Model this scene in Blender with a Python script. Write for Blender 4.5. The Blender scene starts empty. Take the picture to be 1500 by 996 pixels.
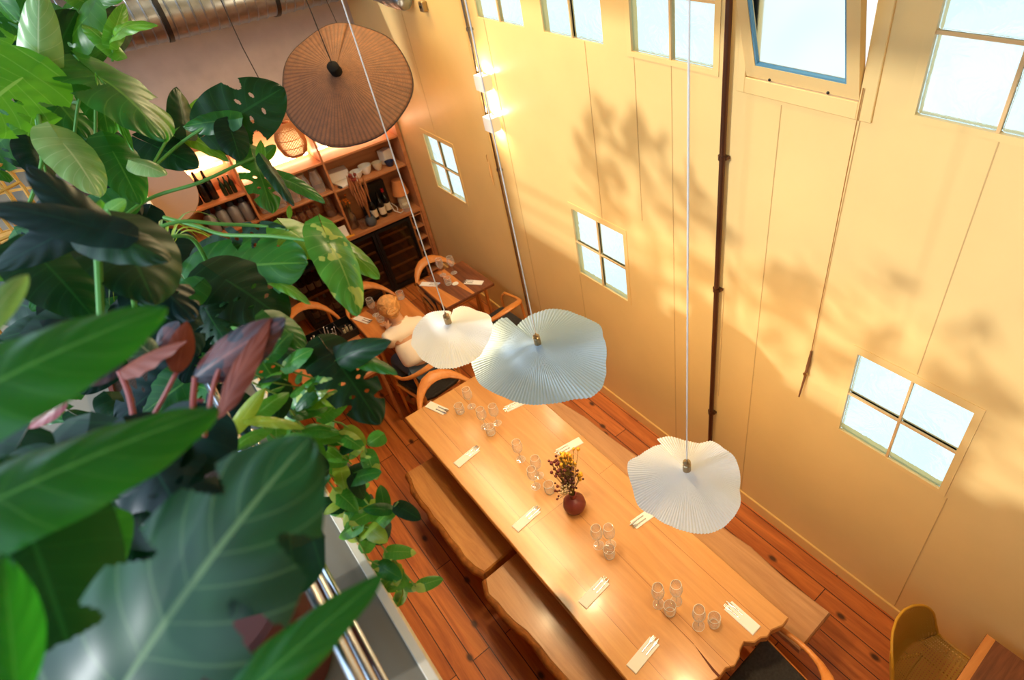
import bpy, bmesh, math, random
from mathutils import Vector, Matrix
random.seed(11)
scene = bpy.context.scene
COL = scene.collection
PI = math.pi

# ------------------------------------------------------------------ mesh builder
class MB:
    """collects vertices and faces, then links them as ONE mesh object"""
    def __init__(s): s.v = []; s.f = []; s.uv = {}
    def add(s, vs, fs):
        o = len(s.v); s.v += [tuple(v) for v in vs]; s.f += [tuple(i + o for i in f) for f in fs]; return o
    def box(s, c, d, rz=0, bev=0):
        x, y, z = d[0] / 2, d[1] / 2, d[2] / 2
        b = min(bev, x * .45, y * .45, z * .45)
        m = Matrix.Rotation(rz, 3, 'Z'); c = Vector(c)
        if b <= 0:
            vs = [(sx * x, sy * y, sz * z) for sz in (-1, 1) for sx, sy in ((-1, -1), (1, -1), (1, 1), (-1, 1))]
            fs = [(3, 2, 1, 0), (4, 5, 6, 7), (0, 1, 5, 4), (1, 2, 6, 5), (2, 3, 7, 6), (3, 0, 4, 7)]
        else:
            vs = []; rings = [(-z, b), (-z + b, 0), (z - b, 0), (z, b)]
            for zz, ins in rings:
                X, Y = x - ins, y - ins
                vs += [(-X, -Y + b, zz), (-X + b, -Y, zz), (X - b, -Y, zz), (X, -Y + b, zz), (X, Y - b, zz), (X - b, Y, zz), (-X + b, Y, zz), (-X, Y - b, zz)]
            fs = [tuple(range(7, -1, -1)), tuple(range(24, 32))]
            for r in range(3):
                for i in range(8):
                    j = (i + 1) % 8; fs.append((r * 8 + i, r * 8 + j, r * 8 + 8 + j, r * 8 + 8 + i))
        s.add([c + m @ Vector(v) for v in vs], fs); return s
    def bb(s, a, b, bev=0):
        return s.box([(a[i] + b[i]) / 2 for i in range(3)], [abs(b[i] - a[i]) for i in range(3)], 0, bev)
    def tube(s, pts, r, n=10, flat=None, up=(0, 0, 1), caps=True):
        pts = [Vector(p) for p in pts]; N = len(pts)
        rs = r if isinstance(r, (list, tuple)) else [r] * N
        fl = flat if isinstance(flat, (list, tuple)) else [flat] * N
        vs = []; prev = None
        for i, p in enumerate(pts):
            t = (pts[min(i + 1, N - 1)] - pts[max(i - 1, 0)]).normalized()
            if prev is None:
                u = Vector(up)
                if abs(u.dot(t)) > .95: u = Vector((1, 0, 0))
            else: u = prev
            side = t.cross(u)
            if side.length < 1e-6: side = t.orthogonal()
            side.normalize(); u = side.cross(t).normalized(); prev = u
            ra = rs[i]; rb = fl[i] if fl[i] else ra     # ra sideways, rb along up
            for k in range(n):
                a = 2 * PI * k / n; vs.append(p + side * (ra * math.cos(a)) + u * (rb * math.sin(a)))
        fs = []
        for i in range(N - 1):
            for k in range(n):
                j = (k + 1) % n; fs.append((i * n + k, i * n + j, (i + 1) * n + j, (i + 1) * n + k))
        if caps: fs += [tuple(range(n - 1, -1, -1)), tuple(range((N - 1) * n, N * n))]
        s.add(vs, fs); return s
    def lathe(s, prof, c=(0, 0, 0), n=24, axis=None):
        c = Vector(c); q = Vector((0, 0, 1)).rotation_difference(Vector(axis)) if axis else None
        vs = []
        for r, z in prof:
            for k in range(n):
                a = 2 * PI * k / n; p = Vector((r * math.cos(a), r * math.sin(a), z))
                vs.append(c + (q @ p if q else p))
        fs = []
        for i in range(len(prof) - 1):
            for k in range(n):
                j = (k + 1) % n; fs.append((i * n + k, i * n + j, (i + 1) * n + j, (i + 1) * n + k))
        if prof[0][0] > 1e-5 and prof[0][0] < .9e9: fs.append(tuple(range(n - 1, -1, -1)))
        if prof[-1][0] > 1e-5: fs.append(tuple(range((len(prof) - 1) * n, len(prof) * n)))
        s.add(vs, fs); return s
    def prism(s, poly, z0, z1, bev=0):
        """vertical prism; the upper rim is chamfered by bev"""
        n = len(poly); vs = [(x, y, z0) for x, y in poly]
        A = sum(poly[i][0] * poly[(i + 1) % n][1] - poly[(i + 1) % n][0] * poly[i][1] for i in range(n))
        if A < 0: poly = poly[::-1]; vs = [(x, y, z0) for x, y in poly]
        vs += [(x, y, z1 - bev) for x, y in poly]; rows = 2
        if bev:
            for i in range(n):
                a, b, c = Vector(poly[i - 1]), Vector(poly[i]), Vector(poly[(i + 1) % n])
                d1 = (b - a).normalized(); d2 = (c - b).normalized(); nn = Vector((-(d1.y + d2.y), d1.x + d2.x))
                nn = nn.normalized() if nn.length > 1e-6 else Vector((-d1.y, d1.x))
                p = b + nn * bev; vs.append((p.x, p.y, z1))
            rows = 3
        fs = [tuple(range(n - 1, -1, -1)), tuple(range((rows - 1) * n, rows * n))]
        for r in range(rows - 1):
            for i in range(n):
                j = (i + 1) % n; fs.append((r * n + i, r * n + j, (r + 1) * n + j, (r + 1) * n + i))
        s.add(vs, fs); return s
    def ball(s, c, r, n=10, m=7, sz=1):
        c = Vector(c); vs = [c + Vector((0, 0, -r * sz))]
        for i in range(1, m):
            t = PI * i / m
            for k in range(n):
                a = 2 * PI * k / n; vs.append(c + Vector((r * math.sin(t) * math.cos(a), r * math.sin(t) * math.sin(a), -r * sz * math.cos(t))))
        vs.append(c + Vector((0, 0, r * sz))); L = len(vs) - 1
        fs = [(0, 1 + (k + 1) % n, 1 + k) for k in range(n)]
        for i in range(m - 2):
            for k in range(n):
                j = (k + 1) % n; fs.append((1 + i * n + k, 1 + i * n + j, 1 + (i + 1) * n + j, 1 + (i + 1) * n + k))
        fs += [(L, 1 + (m - 2) * n + k, 1 + (m - 2) * n + (k + 1) % n) for k in range(n)]
        s.add(vs, fs); return s
    def grid(s, P, uv=None, skip=None):
        """P[i][j] grid of points"""
        n, m = len(P), len(P[0]); fs = []; keep = []
        for i in range(n - 1):
            for j in range(m - 1):
                if skip and skip(i, j): continue
                fs.append((i * m + j, i * m + j + 1, (i + 1) * m + j + 1, (i + 1) * m + j))
        o = s.add([p for row in P for p in row], fs)
        if uv:
            for i in range(n):
                for j in range(m): s.uv[o + i * m + j] = uv[i][j]
        return s
    def build(s, name, m, parent=None, smooth=True, world=True, angle=40):
        me = bpy.data.meshes.new(name)
        off = Vector((0, 0, 0))
        if parent is not None and world:
            p = parent
            while p: off += p.location; p = p.parent
        me.from_pydata([tuple(Vector(v) - off) for v in s.v], [], s.f); me.update()
        if s.uv:
            l = me.uv_layers.new(name='UVMap')
            for lp in me.loops: l.data[lp.index].uv = s.uv.get(lp.vertex_index, (0, 0))
        if smooth:
            me.polygons.foreach_set('use_smooth', [True] * len(me.polygons))
            try: me.set_sharp_from_angle(angle=math.radians(angle))
            except Exception: pass
        o = bpy.data.objects.new(name, me); COL.objects.link(o)
        if m: me.materials.append(m)
        if parent is not None: o.parent = parent
        return o

def tag(o, label=None, cat=None, group=None, kind=None):
    if label: o['label'] = label
    if cat: o['category'] = cat
    if group: o['group'] = group
    if kind: o['kind'] = kind
    return o
def thing(name, label, cat, loc=(0, 0, 0), rz=0, group=None):
    o = bpy.data.objects.new(name, None); COL.objects.link(o); o.location = loc; o.rotation_euler = (0, 0, rz)
    o.empty_display_size = .05
    return tag(o, label, cat, group)
def dup(root, loc, rz=0, label=None, group=None, scale=None):
    r = root.copy(); COL.objects.link(r); r.location = loc; r.rotation_euler = (0, 0, rz)
    if scale: r.scale = scale
    if label: r['label'] = label
    if group: r['group'] = group
    for ch in list(root.children):
        c = ch.copy(); COL.objects.link(c); c.parent = r
        for g in list(ch.children):
            d = g.copy(); COL.objects.link(d); d.parent = c
    return r
def struct(name, mb, m, parent=None, smooth=False):
    o = mb.build(name, m, parent, smooth)
    if parent is None: o['kind'] = 'structure'
    return o

# ------------------------------------------------------------------ materials
def srgb(r, g, b):
    return tuple(((c / 255) / 12.92 if c / 255 <= .04045 else ((c / 255 + .055) / 1.055) ** 2.4) for c in (r, g, b)) + (1,)
def newmat(name):
    m = bpy.data.materials.new(name); m.use_nodes = True; nt = m.node_tree
    return m, nt, nt.nodes['Principled BSDF'], nt.nodes['Material Output']
def node(nt, t, **kw):
    n = nt.nodes.new(t)
    for k, v in kw.items(): setattr(n, k, v)
    return n
def inp(n, **kw):
    for k, v in kw.items(): n.inputs[k.replace('_', ' ')].default_value = v
def M(name, col, rough=.5, metal=0, var=0, scale=8, bump=0, trans=0, ior=1.45, coat=0, emis=None, es=0, spec=.5):
    m, nt, p, out = newmat(name)
    p.inputs['Base Color'].default_value = col; inp(p, Roughness=rough, Metallic=metal, IOR=ior)
    p.inputs['Transmission Weight'].default_value = trans; p.inputs['Coat Weight'].default_value = coat
    p.inputs['Specular IOR Level'].default_value = spec
    if emis: p.inputs['Emission Color'].default_value = emis; p.inputs['Emission Strength'].default_value = es
    if var or bump:
        tc = node(nt, 'ShaderNodeTexCoord'); nz = node(nt, 'ShaderNodeTexNoise'); inp(nz, Scale=scale, Detail=4.0)
        nt.links.new(tc.outputs['Object'], nz.inputs['Vector'])
        if var:
            r = node(nt, 'ShaderNodeValToRGB'); c = r.color_ramp
            c.elements[0].position = .3; c.elements[1].position = .7
            c.elements[0].color = tuple(x * (1 - var) for x in col[:3]) + (1,); c.elements[1].color = tuple(min(1, x * (1 + var)) for x in col[:3]) + (1,)
            nt.links.new(nz.outputs['Fac'], r.inputs['Fac']); nt.links.new(r.outputs['Color'], p.inputs['Base Color'])
        if bump:
            b = node(nt, 'ShaderNodeBump'); inp(b, Strength=bump, Distance=.01)
            nt.links.new(nz.outputs['Fac'], b.inputs['Height']); nt.links.new(b.outputs['Normal'], p.inputs['Normal'])
    return m
def wood(name, c1, c2, axis='Y', scale=6, rough=.4, coat=0, knots=0, stretch=14, planks=None):
    """grain along axis; planks=(width, length) adds board joints across the grain"""
    m, nt, p, out = newmat(name); L = nt.links.new
    tc = node(nt, 'ShaderNodeTexCoord'); mp = node(nt, 'ShaderNodeMapping')
    sc = {'X': (1 / stretch, 1, 1), 'Y': (1, 1 / stretch, 1), 'Z': (1, 1, 1 / stretch)}[axis]
    mp.inputs['Scale'].default_value = [x * scale for x in sc]
    L(tc.outputs['Object'], mp.inputs['Vector'])
    nz = node(nt, 'ShaderNodeTexNoise'); inp(nz, Scale=3.0, Detail=6.0, Roughness=.65, Distortion=.6); L(mp.outputs['Vector'], nz.inputs['Vector'])
    r = node(nt, 'ShaderNodeValToRGB'); c = r.color_ramp; c.elements[0].position = .33; c.elements[1].position = .68
    c.elements[0].color = c1; c.elements[1].color = c2
    L(nz.outputs['Fac'], r.inputs['Fac']); col = r.outputs['Color']
    def mixin(col, fac, c, blend='MIX', amt=None):
        x = node(nt, 'ShaderNodeMix', data_type='RGBA', blend_type=blend)
        if fac is not None: L(fac, x.inputs[0])
        else: x.inputs[0].default_value = amt
        L(col, x.inputs[6])
        if isinstance(c, tuple): x.inputs[7].default_value = c
        else: L(c, x.inputs[7])
        return x.outputs[2]
    if planks:
        mp2 = node(nt, 'ShaderNodeMapping'); L(tc.outputs['Object'], mp2.inputs['Vector'])
        mp2.inputs['Rotation'].default_value = (0, 0, PI / 2 if axis == 'Y' else 0)
        br = node(nt, 'ShaderNodeTexBrick', offset=.37, squash=1.0); L(mp2.outputs['Vector'], br.inputs['Vector'])
        inp(br, Scale=1.0, Brick_Width=planks[1], Row_Height=planks[0], Mortar_Size=planks[2], Mortar_Smooth=.1, Bias=0.0)
        br.inputs['Color1'].default_value = (.42, .36, .34, 1); br.inputs['Color2'].default_value = (.78, .78, .78, 1); br.inputs['Mortar'].default_value = (.5, .5, .5, 1)
        col = mixin(col, None, br.outputs['Color'], 'OVERLAY', planks[4] if len(planks) > 4 else .7)
        col = mixin(col, br.outputs['Fac'], planks[3])
    if knots:
        vo = node(nt, 'ShaderNodeTexVoronoi', voronoi_dimensions='2D'); mp3 = node(nt, 'ShaderNodeMapping'); L(tc.outputs['Object'], mp3.inputs['Vector'])
        mp3.inputs['Scale'].default_value = tuple((.55 if a == axis else 1) * knots for a in 'XYZ'); L(mp3.outputs['Vector'], vo.inputs['Vector']); inp(vo, Scale=1.0)
        kr = node(nt, 'ShaderNodeValToRGB'); kr.color_ramp.elements[0].position = .035; kr.color_ramp.elements[1].position = .085
        kr.color_ramp.elements[0].color = (1, 1, 1, 1); kr.color_ramp.elements[1].color = (0, 0, 0, 1)
        L(vo.outputs['Distance'], kr.inputs['Fac']); col = mixin(col, kr.outputs['Color'], tuple(x * .22 for x in c1[:3]) + (1,))
    L(col, p.inputs['Base Color']); inp(p, Roughness=rough); p.inputs['Coat Weight'].default_value = coat; p.inputs['Coat Roughness'].default_value = .16
    b = node(nt, 'ShaderNodeBump'); inp(b, Strength=.12, Distance=.004); L(nz.outputs['Fac'], b.inputs['Height']); L(b.outputs['Normal'], p.inputs['Normal'])
    return m
def thin_glass(name, tint=(1, 1, 1, 1), refl=.07, edge=.8, diff=.6):
    m, nt, p, out = newmat(name); nt.nodes.remove(p); L = nt.links.new
    t = node(nt, 'ShaderNodeBsdfTransparent'); t.inputs['Color'].default_value = tint
    g = node(nt, 'ShaderNodeBsdfGlossy'); inp(g, Roughness=.03)
    lw = node(nt, 'ShaderNodeLayerWeight'); inp(lw, Blend=.25); mr = node(nt, 'ShaderNodeMapRange'); inp(mr, To_Min=refl, To_Max=edge)
    L(lw.outputs['Facing'], mr.inputs['Value']); x = node(nt, 'ShaderNodeMixShader')
    df = node(nt, 'ShaderNodeBsdfDiffuse'); df.inputs['Color'].default_value = tint; y = node(nt, 'ShaderNodeMixShader'); y.inputs[0].default_value = diff; L(g.outputs[0], y.inputs[1]); L(df.outputs[0], y.inputs[2]); g = y  # diffuse share paints pale highlights onto the glass edges
    L(mr.outputs['Result'], x.inputs['Fac']); L(t.outputs[0], x.inputs[1]); L(g.outputs[0], x.inputs[2]); L(x.outputs[0], out.inputs['Surface'])
    return m
def leafmat(name, c1, c2, vein, trans, tcol, rough=.32, patch=None, back=None, spec=.5):
    """two-sided leaf: vein lines from the leaf's own UV, some light let through"""
    m, nt, p, out = newmat(name); L = nt.links.new
    uv = node(nt, 'ShaderNodeUVMap'); sp = node(nt, 'ShaderNodeSeparateXYZ'); L(uv.outputs[0], sp.inputs[0])
    def math_(op, a, b=None):
        n = node(nt, 'ShaderNodeMath', operation=op)
        for i, q in enumerate((a, b)):
            if q is None: continue
            if isinstance(q, (int, float)): n.inputs[i].default_value = q
            else: L(q, n.inputs[i])
        return n.outputs[0]
    av = math_('ABSOLUTE', math_('SUBTRACT', math_('MULTIPLY', sp.outputs[1], 2.0), 1.0))
    mid = math_('LESS_THAN', av, .035)
    s = math_('FRACT', math_('MULTIPLY', math_('SUBTRACT', sp.outputs[0], math_('MULTIPLY', av, .3)), 8.0))
    lat = math_('MULTIPLY', math_('LESS_THAN', s, .07), .35)
    fac = math_('MAXIMUM', math_('MULTIPLY', mid, .8), lat)
    tc = node(nt, 'ShaderNodeTexCoord'); nz = node(nt, 'ShaderNodeTexNoise'); inp(nz, Scale=9.0, Detail=3.0); L(tc.outputs['Object'], nz.inputs['Vector'])
    r = node(nt, 'ShaderNodeValToRGB'); r.color_ramp.elements[0].position = .35; r.color_ramp.elements[1].position = .7
    r.color_ramp.elements[0].color = c1; r.color_ramp.elements[1].color = c2; L(nz.outputs['Fac'], r.inputs['Fac']); col = r.outputs['Color']
    def mix(col, fac, c):
        x = node(nt, 'ShaderNodeMix', data_type='RGBA'); L(fac, x.inputs[0]); L(col, x.inputs[6])
        if isinstance(c, tuple): x.inputs[7].default_value = c
        else: L(c, x.inputs[7])
        return x.outputs[2]
    if patch:
        n2 = node(nt, 'ShaderNodeTexNoise'); inp(n2, Scale=patch[1], Detail=2.0); L(tc.outputs['Object'], n2.inputs['Vector'])
        gt = math_('GREATER_THAN', n2.outputs['Fac'], patch[2]); col = mix(col, gt, patch[0])
    col = mix(col, fac, vein)
    if back:
        ge = node(nt, 'ShaderNodeNewGeometry'); col = mix(col, ge.outputs['Backfacing'], back)
    L(col, p.inputs['Base Color']); inp(p, Roughness=rough); p.inputs['Specular IOR Level'].default_value = spec
    b = node(nt, 'ShaderNodeBump'); inp(b, Strength=.35, Distance=.004); L(s, b.inputs['Height']); L(b.outputs['Normal'], p.inputs['Normal'])
    t = node(nt, 'ShaderNodeBsdfTranslucent'); t.inputs['Color'].default_value = tcol
    x = node(nt, 'ShaderNodeMixShader'); x.inputs['Fac'].default_value = trans
    L(p.outputs[0], x.inputs[1]); L(t.outputs[0], x.inputs[2]); L(x.outputs[0], out.inputs['Surface'])
    return m

WALLY = M('yellow_paint', srgb(239, 202, 132), .36, var=.03, scale=2.5, bump=.02, spec=.4)
SEAMY = M('yellow_seam', srgb(206, 166, 106), .5)
TRIMY = M('yellow_gloss', srgb(238, 195, 120), .3)
CONC = M('raw_concrete', srgb(184, 168, 158), .85, var=.1, scale=5, bump=.25)
FLOOR = wood('pine_boards', srgb(152, 76, 32), srgb(210, 124, 58), 'Y', 5, .42, .12, knots=3.3, planks=(.135, 2.1, .0035, srgb(60, 22, 10)))
TABLEW = wood('honey_pine', srgb(196, 134, 72), srgb(218, 158, 94), 'Y', 5, .32, .5, knots=1.1, planks=(.31, 9, .0015, srgb(150, 84, 34), .22))
BENCHW = wood('bench_oak', srgb(170, 104, 42), srgb(206, 142, 70), 'Y', 6, .45, knots=2.2)
BENCHP = wood('weathered_plank', srgb(176, 122, 78), srgb(208, 156, 108), 'Y', 5, .45)
BARK = M('bark_edge', srgb(150, 88, 34), .8, var=.35, scale=20, bump=.6)
SHELFW = wood('orange_veneer', srgb(172, 108, 66), srgb(194, 130, 84), 'X', 5, .4)
CHAIRW = wood('beech', srgb(206, 124, 56), srgb(222, 144, 72), 'Z', 8, .35)
WALNUT = wood('walnut', srgb(92, 48, 28), srgb(140, 82, 50), 'Y', 9, .4)
WALLIGHT = wood('light_inlay', srgb(198, 120, 56), srgb(222, 146, 78), 'Y', 7, .35)
WHITE = M('white_paint', srgb(238, 236, 230), .5)
CREAM = M('cream_stone', srgb(206, 190, 160), .6, var=.08, scale=10)
STEEL = M('steel', srgb(200, 205, 212), .22, 1)
GALV = M('galvanised', srgb(160, 172, 186), .3, 1, var=.18, scale=14)
MATTE = M('matte_black', srgb(14, 12, 12), .8, spec=.2)
BLACK = M('black_metal', srgb(18, 18, 20), .4)
BLACKG = M('black_gloss', srgb(12, 11, 13), .12)
DSEAT = M('charcoal_weave', srgb(50, 46, 44), .7, var=.3, scale=60, bump=.4)
BRASS = M('aged_brass', srgb(168, 146, 112), .3, 1)
COPPER = M('brown_conduit', srgb(98, 66, 48), .3, .7)
CHROME = M('grey_conduit', srgb(160, 156, 152), .2, 1)
CORD = M('white_cord', srgb(220, 218, 214), .6)
BCORD = M('black_cord', srgb(30, 26, 24), .6)
ROPE = M('tan_rope', srgb(170, 118, 58), .8)
PAPER = M('white_linen', srgb(246, 240, 234), .8)
GLASS = thin_glass('clear_glass')
DGLASS = thin_glass('smoked_glass', (.6, .57, .56, 1), .04, .35, 0.0)
BRGLASS = thin_glass('amber_glass', (.62, .40, .28, 1), .25, .9, .3)
CARAFE = thin_glass('carafe_glass', (.96, .94, .93, 1), .22, .9, .5)
GREENG = M('bottle_green', srgb(14, 40, 24), .12)
DARKG = M('bottle_black', srgb(16, 14, 16), .12)
GREYB = M('grey_flask', srgb(134, 130, 136), .35, .3)
LABELM = M('paper_label', srgb(226, 206, 178), .7)
REDM = M('red_wax', srgb(180, 30, 40), .4)
TERRA = M('terracotta', srgb(176, 104, 70), .8)
BROWNP = M('brown_pot', srgb(84, 34, 24), .6, var=.1)
MUST = M('mustard_plastic', srgb(206, 150, 40), .45)
PEND, SUN, SUND, WORLD, EXPO, LIN = 20, 2.3, (1, -.2, -.48), 1.25, 0.0, 100
# ------------------------------------------------------------------ room
DX = 2.46                       # inner face of the long yellow wall
ZT = 5.0
def holes_wall(x0, x1, y0, y1, z0, z1, holes):
    mb = MB(); ys = sorted({y0, y1} | {h[0] for h in holes} | {h[1] for h in holes}); zs = sorted({z0, z1} | {h[2] for h in holes} | {h[3] for h in holes})
    def hole(a, b): return any(h[0] - 1e-6 <= a <= h[1] + 1e-6 and h[2] - 1e-6 <= b <= h[3] + 1e-6 for h in holes)
    vid = {}
    def V(x, y, z):
        k = (x, y, z)
        if k not in vid: vid[k] = len(mb.v); mb.v.append(k)
        return vid[k]
    cells = {}
    for i in range(len(ys) - 1):
        for j in range(len(zs) - 1): cells[i, j] = not hole((ys[i] + ys[i + 1]) / 2, (zs[j] + zs[j + 1]) / 2)
    for (i, j), s in cells.items():
        if not s: continue
        a, b, c, d = ys[i], ys[i + 1], zs[j], zs[j + 1]
        mb.f.append((V(x0, a, c), V(x0, a, d), V(x0, b, d), V(x0, b, c))); mb.f.append((V(x1, a, c), V(x1, b, c), V(x1, b, d), V(x1, a, d)))
        if not cells.get((i - 1, j), False): mb.f.append((V(x0, a, c), V(x1, a, c), V(x1, a, d), V(x0, a, d)))
        if not cells.get((i + 1, j), False): mb.f.append((V(x0, b, c), V(x0, b, d), V(x1, b, d), V(x1, b, c)))
        if not cells.get((i, j - 1), False): mb.f.append((V(x0, a, c), V(x0, b, c), V(x1, b, c), V(x1, a, c)))
        if not cells.get((i, j + 1), False): mb.f.append((V(x0, a, d), V(x1, a, d), V(x1, b, d), V(x0, b, d)))
    return mb
LOW = [(.432, 1.034), (2.904, 3.512), (5.413, 6.03)]
HIGH = [(.43, 1.05), (2.10, 2.706), (2.953, 3.552), (3.779, 4.384)]
SASH = (1.29, 1.89)
H = [(a, b, 1.394, 2.004) for a, b in LOW] + [(a, b, 3.292, 3.902) for a, b in HIGH] + [(SASH[0], SASH[1], 3.295, 3.905)]
struct('wall_right', holes_wall(DX, DX + .06, -3, 7.1, 0, ZT, H), WALLY)
struct('floor', MB().bb((-3.2, -3, -.1), (DX + .12, 7.1, 0)), FLOOR)
struct('wall_back', MB().bb((-3.2, 7.0, 0), (DX, 7.1, ZT)), CONC)
struct('wall_left', MB().bb((-3.2, -3, 0), (-3.08, 7.0, 3.0)), WALLY)
struct('wall_sun_block', MB().bb((-3.2, 5.5, 3.0), (-3.08, 7.0, 7.0)), WALLY)  # unseen wall added to keep the sun off the hanging rattan disc
struct('wall_front', MB().bb((-3.2, -3.1, 0), (DX + .12, -3.0, ZT)), WALLY)
struct('ceiling', MB().bb((-.75, -3.1, ZT), (DX + .12, 7.1, ZT + .1)), M('ceiling_white', srgb(206, 190, 170), .8))
b = MB(); b.prism([(DX, -3), (DX, 6.6), (DX - .016, 6.6), (DX - .016, -3)], 0, .108, .005)
struct('baseboard_right', b, TRIMY)
# panel seams of the plywood lining
k = 1
for y, z0, z1 in ((3.13, 2.01, 3.29), (2.395, .11, 3.27), (2.69, 2.2, 3.29), (1.675, .11, 3.2), (.725, 2.06, 3.29), (.38, .11, 1.36), (4.3, .11, 3.29), (5.72, 2.0, 4.5), (1.955, 1.0, 1.99), (3.52, .11, 1.39), (-.48, .11, 4)):
    struct('trim_%d' % k, MB().bb((DX - .002, y - .0022, z0), (DX + .001, y + .0022, z1)), SEAMY); k += 1
struct('trim_%d' % k, MB().bb((DX - .012, 4.575, .108), (DX, 4.605, ZT), .003), TRIMY); k += 1
# glass block windows
GB, nt, p, out = newmat('glass_block')
p.inputs['Base Color'].default_value = (.80, .98, 1, 1); inp(p, Roughness=.16, IOR=1.1); p.inputs['Transmission Weight'].default_value = 1
tc = node(nt, 'ShaderNodeTexCoord'); wv = node(nt, 'ShaderNodeTexNoise'); inp(wv, Scale=7.0, Detail=2.5, Distortion=2.2)
nt.links.new(tc.outputs['Object'], wv.inputs['Vector']); bp = node(nt, 'ShaderNodeBump'); inp(bp, Strength=.35, Distance=.02)
nt.links.new(wv.outputs['Fac'], bp.inputs['Height']); nt.links.new(bp.outputs['Normal'], p.inputs['Normal'])
MORTAR = M('mortar', srgb(226, 184, 124), .7)
def block_window(n, y0, y1, z0, z1, lbl, frame):
    t = thing('window_%d' % n, lbl, 'window', (DX, (y0 + y1) / 2, z0)); t['kind'] = 'structure'
    g = .0065; ym, zm = (y0 + y1) / 2, (z0 + z1) / 2
    for a, b_ in ((y0 + .002, ym - g), (ym + g, y1 - .002)):
        for c, d in ((z0 + .002, zm - g), (zm + g, z1 - .002)):
            MB().bb((DX + .006, a, c), (DX + .034, b_, d), .010).build('glass_block', GB, t, angle=25)
    mo = MB(); mo.bb((DX - .001, ym - g, z0), (DX + .04, ym + g, z1)); mo.bb((DX - .0005, y0, zm - g), (DX + .0395, ym - g - .0002, zm + g)); mo.bb((DX - .0005, ym + g + .0002, zm - g), (DX + .0395, y1, zm + g))
    mo.build('mortar_cross', MORTAR, t, False)
    if frame:
        fr = MB(); w = .038; x0, x1 = DX - .004, DX + .0
        fr.bb((x0, y0 - w, z0 - .028), (x1, y0, z1 + .048)); fr.bb((x0, y1, z0 - .028), (x1, y1 + w, z1 + .048))
        fr.bb((x0, y0, z0 - .028), (x1, y1, z0)); fr.bb((x0, y0, z1), (x1, y1, z1 + .048)); fr.build('window_frame', WALLY, t, False)
nm = ['low glass block window nearest the mustard chair', 'low glass block window in the middle, above the blue-shaded lamp', 'low glass block window beside the bar shelving']
for i, (a, b_) in enumerate(LOW): block_window(i + 1, a, b_, 1.394, 2.004, nm[i], True)
nm = ['high glass block window in the top right corner', 'high glass block window just left of the brown pipe', 'high glass block window, second from the grey pipe', 'high glass block window touching the grey pipe']
for i, (a, b_) in enumerate(HIGH): block_window(i + 4, a, b_, 3.292, 3.902, nm[i], i in (0, 1))
# hopper window leaning into the room
t = thing('window_8', 'open hopper window tilted into the room beside the brown pipe', 'window', (DX, 1.59, 3.295)); t['kind'] = 'structure'
fr = MB(); y0, y1 = SASH
for a, b_ in ((y0 - .07, y0), (y1, y1 + .05)): fr.bb((DX - .012, a, 3.22), (DX + .1, b_, 3.95), .003)
fr.bb((DX - .012, y0, 3.22), (DX + .1, y1, 3.295), .003); fr.build('window_frame', WALLY, t, False)
th = math.radians(17)
def S(y, h, dpt): return (DX - .004 - h * math.sin(th) + dpt * math.cos(th), y, 3.30 + h * math.cos(th) + dpt * math.sin(th))
def sbox(mb, ya, yb, ha, hb, da, db):
    mb.add([S(y, h, d) for d in (da, db) for y, h in ((ya, ha), (yb, ha), (yb, hb), (ya, hb))], [(3, 2, 1, 0), (4, 5, 6, 7), (0, 1, 5, 4), (1, 2, 6, 5), (2, 3, 7, 6), (3, 0, 4, 7)])
sm = MB(); w = .062
sbox(sm, y0 + .003, y0 + w, 0, .6, 0, .04); sbox(sm, y1 - w, y1 - .003, 0, .6, 0, .04); sbox(sm, y0 + w, y1 - w, 0, w, 0, .04); sbox(sm, y0 + w, y1 - w, .6 - w, .6, 0, .04)
so = sm.build('sash', WALLY, t, False)
PANE, nt, p, out = newmat('frosted_pane'); p.inputs['Base Color'].default_value = (.82, .96, 1, 1); inp(p, Roughness=.35, IOR=1.05); p.inputs['Transmission Weight'].default_value = 1
pm = MB(); sbox(pm, y0 + w, y1 - w, w, .6 - w, .024, .03); pm.build('pane', PANE, t, False)
BLUEB = M('blue_bead', srgb(96, 148, 170), .5); bm_ = MB(); e = .009
sbox(bm_, y0 + w, y0 + w + e, w, .6 - w, .004, .0235); sbox(bm_, y1 - w - e, y1 - w, w, .6 - w, .004, .0235); sbox(bm_, y0 + w + e, y1 - w - e, w, w + e, .004, .0235); bm_.build('glazing_bead', BLUEB, t, False)
hb = MB()
for y in (1.44, 1.75): hb.ball((DX - .008, y, 3.305), .007)
hb.build('screw', BLACK, t)

# mezzanine: slab with a pale kerb, steel rails
SLAB = M('mezzanine_slab', srgb(124, 116, 100), .6)
struct('floor_mezzanine', MB().bb((-3.08, -3, 2.5), (-.062, 7.0, 2.7)), SLAB)
struct('trim_%d' % k, MB().bb((-.062, -3, 2.46), (-.036, 6.6, 2.71), .003), M('pale_edge', srgb(222, 210, 186), .5))
ra = thing('steel_railing', 'steel tube railing along the mezzanine edge under the large leaves', 'railing', (-.14, 1.2, 2.7))
for z, r in ((3.215, .0125), (3.02, .0095), (2.82, .0095)):
    MB().tube([(-.135, -.6, z), (-.135, 6.0, z)], r, 12).build('rail', STEEL, ra)
for y in (-.5, 2.4, 5.5):
    MB().tube([(-.135, y, 2.7), (-.135, y, 3.25)], .016, 12).build('post', STEEL, ra)

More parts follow.
